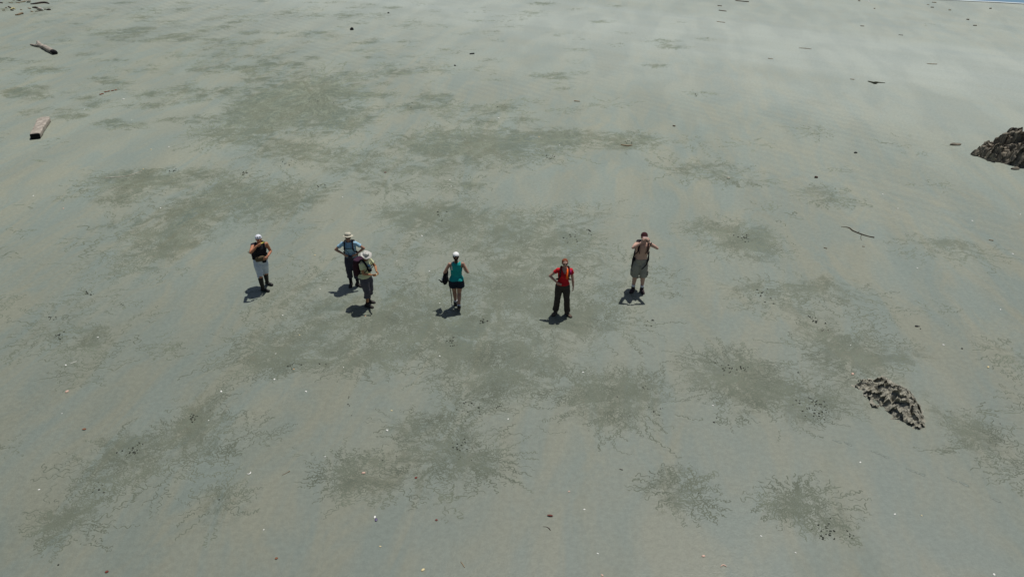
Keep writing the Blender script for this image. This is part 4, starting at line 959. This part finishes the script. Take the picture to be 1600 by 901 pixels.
b = MB(); b.box(C.tp(-.02, -.175, 1.20), (.06, .035, .04), e=.5); b.build('case_body', black, o, T, sub=1)

# D: woman in turquoise top, seen from behind
D = Person(715, 482, 1.66, R(184), 'woman in turquoise top and navy skirt walking away, white cap and ponytail', mskin('skin_d', (.40, .225, .155, 1)), female=True, lean=(-.01, -.05))
D.arm(-1, D.tp(-.21, -.20, 1.13), (-.5, .6, -.6), hdir=(.35, -.9, .35), palm=(.8, 0, -.5), curl=.6); D.arm(1, D.tp(.22, -.20, 1.12), (.6, .9, -.3), hdir=(.1, -.9, .35), palm=(-.5, .1, -.8), curl=.7)
D.leg(1, (.045, -.20, .10), toe=(.05, -1, 0)); D.leg(-1, (-.035, .12, .13), toe=(-.05, -1, 0), foot_pitch=.5); D.head(pitch=-.12); D.finish()
D.shirt(cloth('turquoise_top', (.022, .36, .33, 1), c2=(.015, .27, .26, 1)), tank=True, z0=.965, name='tank_top')
D.trousers(navy, .42, loose=.040, hem=.136, name='skirt', disp=.012); D.socks(mat('white_sock', (.75, .75, .78, 1), .9), .0, .16); D.shoes(mat('black_shoe', (.02, .02, .022, 1), .7), top=.05)
D.hair(cloth('brown_hair_d', (.045, .026, .018, 1)), pony=True); D.cap(mat('white_cap_d', (.88, .88, .86, 1), .8, var=.03))
# strap edge of the white top beneath
b = MB(); sh = D.arms[1][0]; b.tube([D.tp(.108, .085, 1.28), D.tp(.112, .078, 1.36), D.tp(.105, .05, 1.44), D.tp(.10, 0, 1.474)], .010, n=8); b.build('bra_strap', mat('white_strap', (.8, .82, .8, 1), .8), D.root, D.S)
wr = D.arms[1][2]; el = D.arms[1][1]; mid = el.lerp(wr, .65); o, T = D.thing('jacket', mid - Vector((0, 0, .42)), 'black jacket hanging over the left forearm of the woman in the turquoise top', 'jacket')
b = MB(); b.tube([mid + Vector((0, 0, .045)), mid + Vector((.02, 0, -.06)), mid + Vector((.035, .02, -.20)), mid + Vector((.05, .01, -.33)), mid + Vector((.07, 0, -.42))], [.055, .088, .105, .085, .03], n=16, flat=(1.15, .7), up=(1, 0, 0), wob=.5)
b.tube([mid + Vector((.06, .0, -.30)), mid + Vector((.14, .0, -.34)), mid + Vector((.215, 0, -.26))], [.045, .026, .012], n=10, wob=.4); b.build('jacket_body', black, o, T, remesh=.009, smooth=2, disp=.04, dsize=.07)
b = MB(); b.tube([mid + Vector((.07, .0, -.12)), mid + Vector((.12, .02, -.22)), mid + Vector((.13, .02, -.31))], [.014, .03, .02], n=8, flat=(1, .4)); b.build('lining', mat('grey_lining', (.45, .45, .5, 1), .8), o, T)
o, T = D.thing('walking_pole', Vector((.155, -.10, .03)), 'thin black walking pole hanging beside the legs of the woman walking away', 'walking pole')
b = MB(); b.tube([mid + Vector((-.03, .03, -.18)), Vector((.15, -.02, .45)), Vector((.145, -.04, .10))], [.012, .010, .008], n=8); b.build('pole_shaft', black, o, T)
b = MB(); b.tube([Vector((.145, -.04, .10)), Vector((.144, -.045, .0))], [.008, .004], n=8); b.ell((.145, -.04, .10), (.022, .022, .006)); b.build('pole_tip', mat('grey_metal', (.4, .4, .42, 1), .4), o, T)

# E: woman in red
Ew = Person(877, 489.5, 1.64, R(-2), 'woman in a red shirt and dark trousers with sunglasses, one hand on her hip', mskin('pale_skin', (.46, .28, .21, 1)), female=True, lean=(.04, .01), hips=(.01, 0))
Ew.arm(-1, Ew.tp(-.17, -.09, 1.075), (-1, .25, .05), hdir=(.78, -.5, -.3), palm=(.2, .7, 0), curl=.35); Ew.arm(1, Ew.tp(.275, -.03, .90), (.4, 1, 0), hdir=(-.05, -.1, -1), palm=(-.9, .2, 0), curl=.35)
Ew.leg(-1, (-.155, .02, .085), toe=(-.35, -.9, 0)); Ew.leg(1, (.155, -.05, .085), toe=(.55, -.85, 0)); Ew.head(yaw=.05, pitch=.18); Ew.finish(); Ew.lips()
Ew.shirt(cloth('red_shirt', (.62, .022, .028, 1), c2=(.48, .014, .022, 1)), sleeve=.42, vneck=1.335, z0=.975); Ew.trousers(cloth('brown_trousers', (.075, .062, .052, 1), c2=(.048, .040, .034, 1)), 1.93, loose=.016, hem=.082, knee_r=.068)
Ew.shoes(mat('brown_shoe', (.10, .075, .055, 1), .8), top=.04); Ew.hair(cloth('auburn_hair', (.30, .10, .05, 1), c2=(.18, .055, .03, 1)), pony=True, hat=False); Ew.glasses(lens)
ro, T = Ew.backpack('small dark backpack with orange and magenta straps worn over the red shirt', cloth('dark_pack', (.03, .02, .022, 1)), cloth('dark_brown_strap', (.03, .018, .016, 1)), size=(.11, .07, .18), zc=1.16, chest=False, belt=False)
b = MB(); b.tube([Ew.tp(.075, -.05, 1.475), Ew.tp(.085, -.135, 1.40), Ew.tp(.075, -.195, 1.31), Ew.tp(.075, -.195, 1.25)], [.024, .032, .036, .028], n=10, flat=(1, .3), up=(0, -1, 0)); 
os_ = b.build('orange_pad', cloth('orange_cloth', (.85, .13, .02, 1)), ro, T)
b = MB(); sh, el, _ = Ew.arms[1]; b.tube([Ew.tp(.135, 0, 1.42), sh, sh.lerp(el, .25)], [.069, .073, .069], n=16); b.build('sleeve', cloth('magenta_sleeve', (.45, .03, .12, 1)), Ew.root, Ew.S, label=None) if False else None
b = MB(); b.tube([Ew.tp(.15, -.055, 1.455), Ew.tp(.155, -.09, 1.38), Ew.tp(.15, -.10, 1.32)], [.018, .022, .015], n=8, flat=(1, .4), up=(0, -1, 0)); b.build('magenta_strap', cloth('magenta', (.40, .03, .14, 1)), ro, T)

# F: shirtless man
Fm = Person(996, 453, 1.80, R(-3), 'shirtless man in khaki shorts and dark cap holding a camera to his face', mskin('skin_f', (.54, .34, .26, 1)), lean=(.05, -.02), hips=(0, 0))
Fm.arm(-1, Fm.tp(-.085, -.235, 1.60), (-1, -.10, -.75), hdir=(.25, -.15, .95), palm=(.5, .6, 0), curl=.55); Fm.arm(1, Fm.tp(.085, -.235, 1.60), (1, -.10, -.75), hdir=(-.25, -.15, .95), palm=(-.5, .6, 0), curl=.55)
Fm.leg(-1, (-.115, .0, .085), toe=(-.35, -.9, 0)); Fm.leg(1, (.105, -.02, .085), toe=(.12, -1, 0)); Fm.head(pitch=.28, fwd=.0); Fm.finish()
Fm.trousers(cloth('khaki_shorts', (.36, .35, .29, 1), c2=(.27, .26, .215, 1)), 1.02, loose=.034, hem=.108, name='cargo_shorts')
for q in (-1, 1):
    hp, kn = Fm.legs[q][0], Fm.legs[q][1]; b = MB(); b.box(hp.lerp(kn, .72) + Vector((q * .105, 0, 0)), (.018, .06, .08), e=.6); b.build('cargo_pocket', cloth('khaki_shorts', None), Fm.root, Fm.S)
Fm.socks(mat('white_sock', None), .0, .30); Fm.shoes(mat('brown_boot', (.045, .03, .03, 1), .8), top=.12); Fm.hair(cloth('dark_hair', None)); Fm.cap(cloth('maroon_cap', (.05, .018, .02, 1)), visor=cloth('maroon_visor', (.16, .07, .07, 1)))
b = MB(); el, wr = Fm.arms[1][1], Fm.arms[1][2]; b.tube([wr.lerp(el, .14), wr.lerp(el, .24)], .036, n=14); b.build('wristwatch', mat('watch', (.012, .012, .015, 1), .4), Fm.root, Fm.S)
fo, T = Fm.backpack('black backpack with hanging hip straps worn by the shirtless man', cloth('pack_f', (.018, .016, .02, 1)), cloth('strap_f', (.022, .012, .015, 1)), size=(.15, .10, .22), zc=1.12, chest=False, belt=False, shirtless=True)
for q in (-1, 1):
    b = MB(); b.tube([Fm.tp(q * .175, .02, 1.2), Fm.tp(q * .178, -.03, 1.08), Fm.tp(q * .182, -.05, .98), Fm.tp(q * (.19 if q < 0 else .14), -.09 if q < 0 else -.15, .86), Fm.tp(q * (.19 if q < 0 else .05), -.12 if q < 0 else -.17, .74)], [.014, .016, .028, .014, .010], n=8, flat=(1, .45), up=(0, -1, 0)); b.build('hanging_strap', black, fo, T)
b = MB(); b.box(Fm.tp(-.165, -.075, 1.0), (.03, .03, .05), e=.6); b.build('belt_pouch', black, fo, T, sub=1)
for q in (-1, 1):
    b = MB(); b.tube([Fm.tp(q * .112, -.13, 1.30), Fm.tp(q * .085, -.137, 1.25), Fm.tp(q * .075, -.135, 1.20)], [.010, .008, .012], n=8); b.build('strap_end', cloth('strap_f', None), fo, T)
cc_ = (Fm.hl([(0, -.15, .0)])[0]); o, T = Fm.thing('camera_in_hands', cc_, 'small silver camera held at the face of the shirtless man', 'camera')
b = MB(); b.box(cc_, (.052, .014, .032), Fm.hm, e=.4); b.build('camera_body', mat('silver', (.5, .42, .42, 1), .35), o, T)
b = MB(); q = Fm.hm @ Vector((0, -1, 0)); b.tube([cc_ + q * .01, cc_ + q * .04], [.022, .019]); b.build('camera_lens', black, o, T)
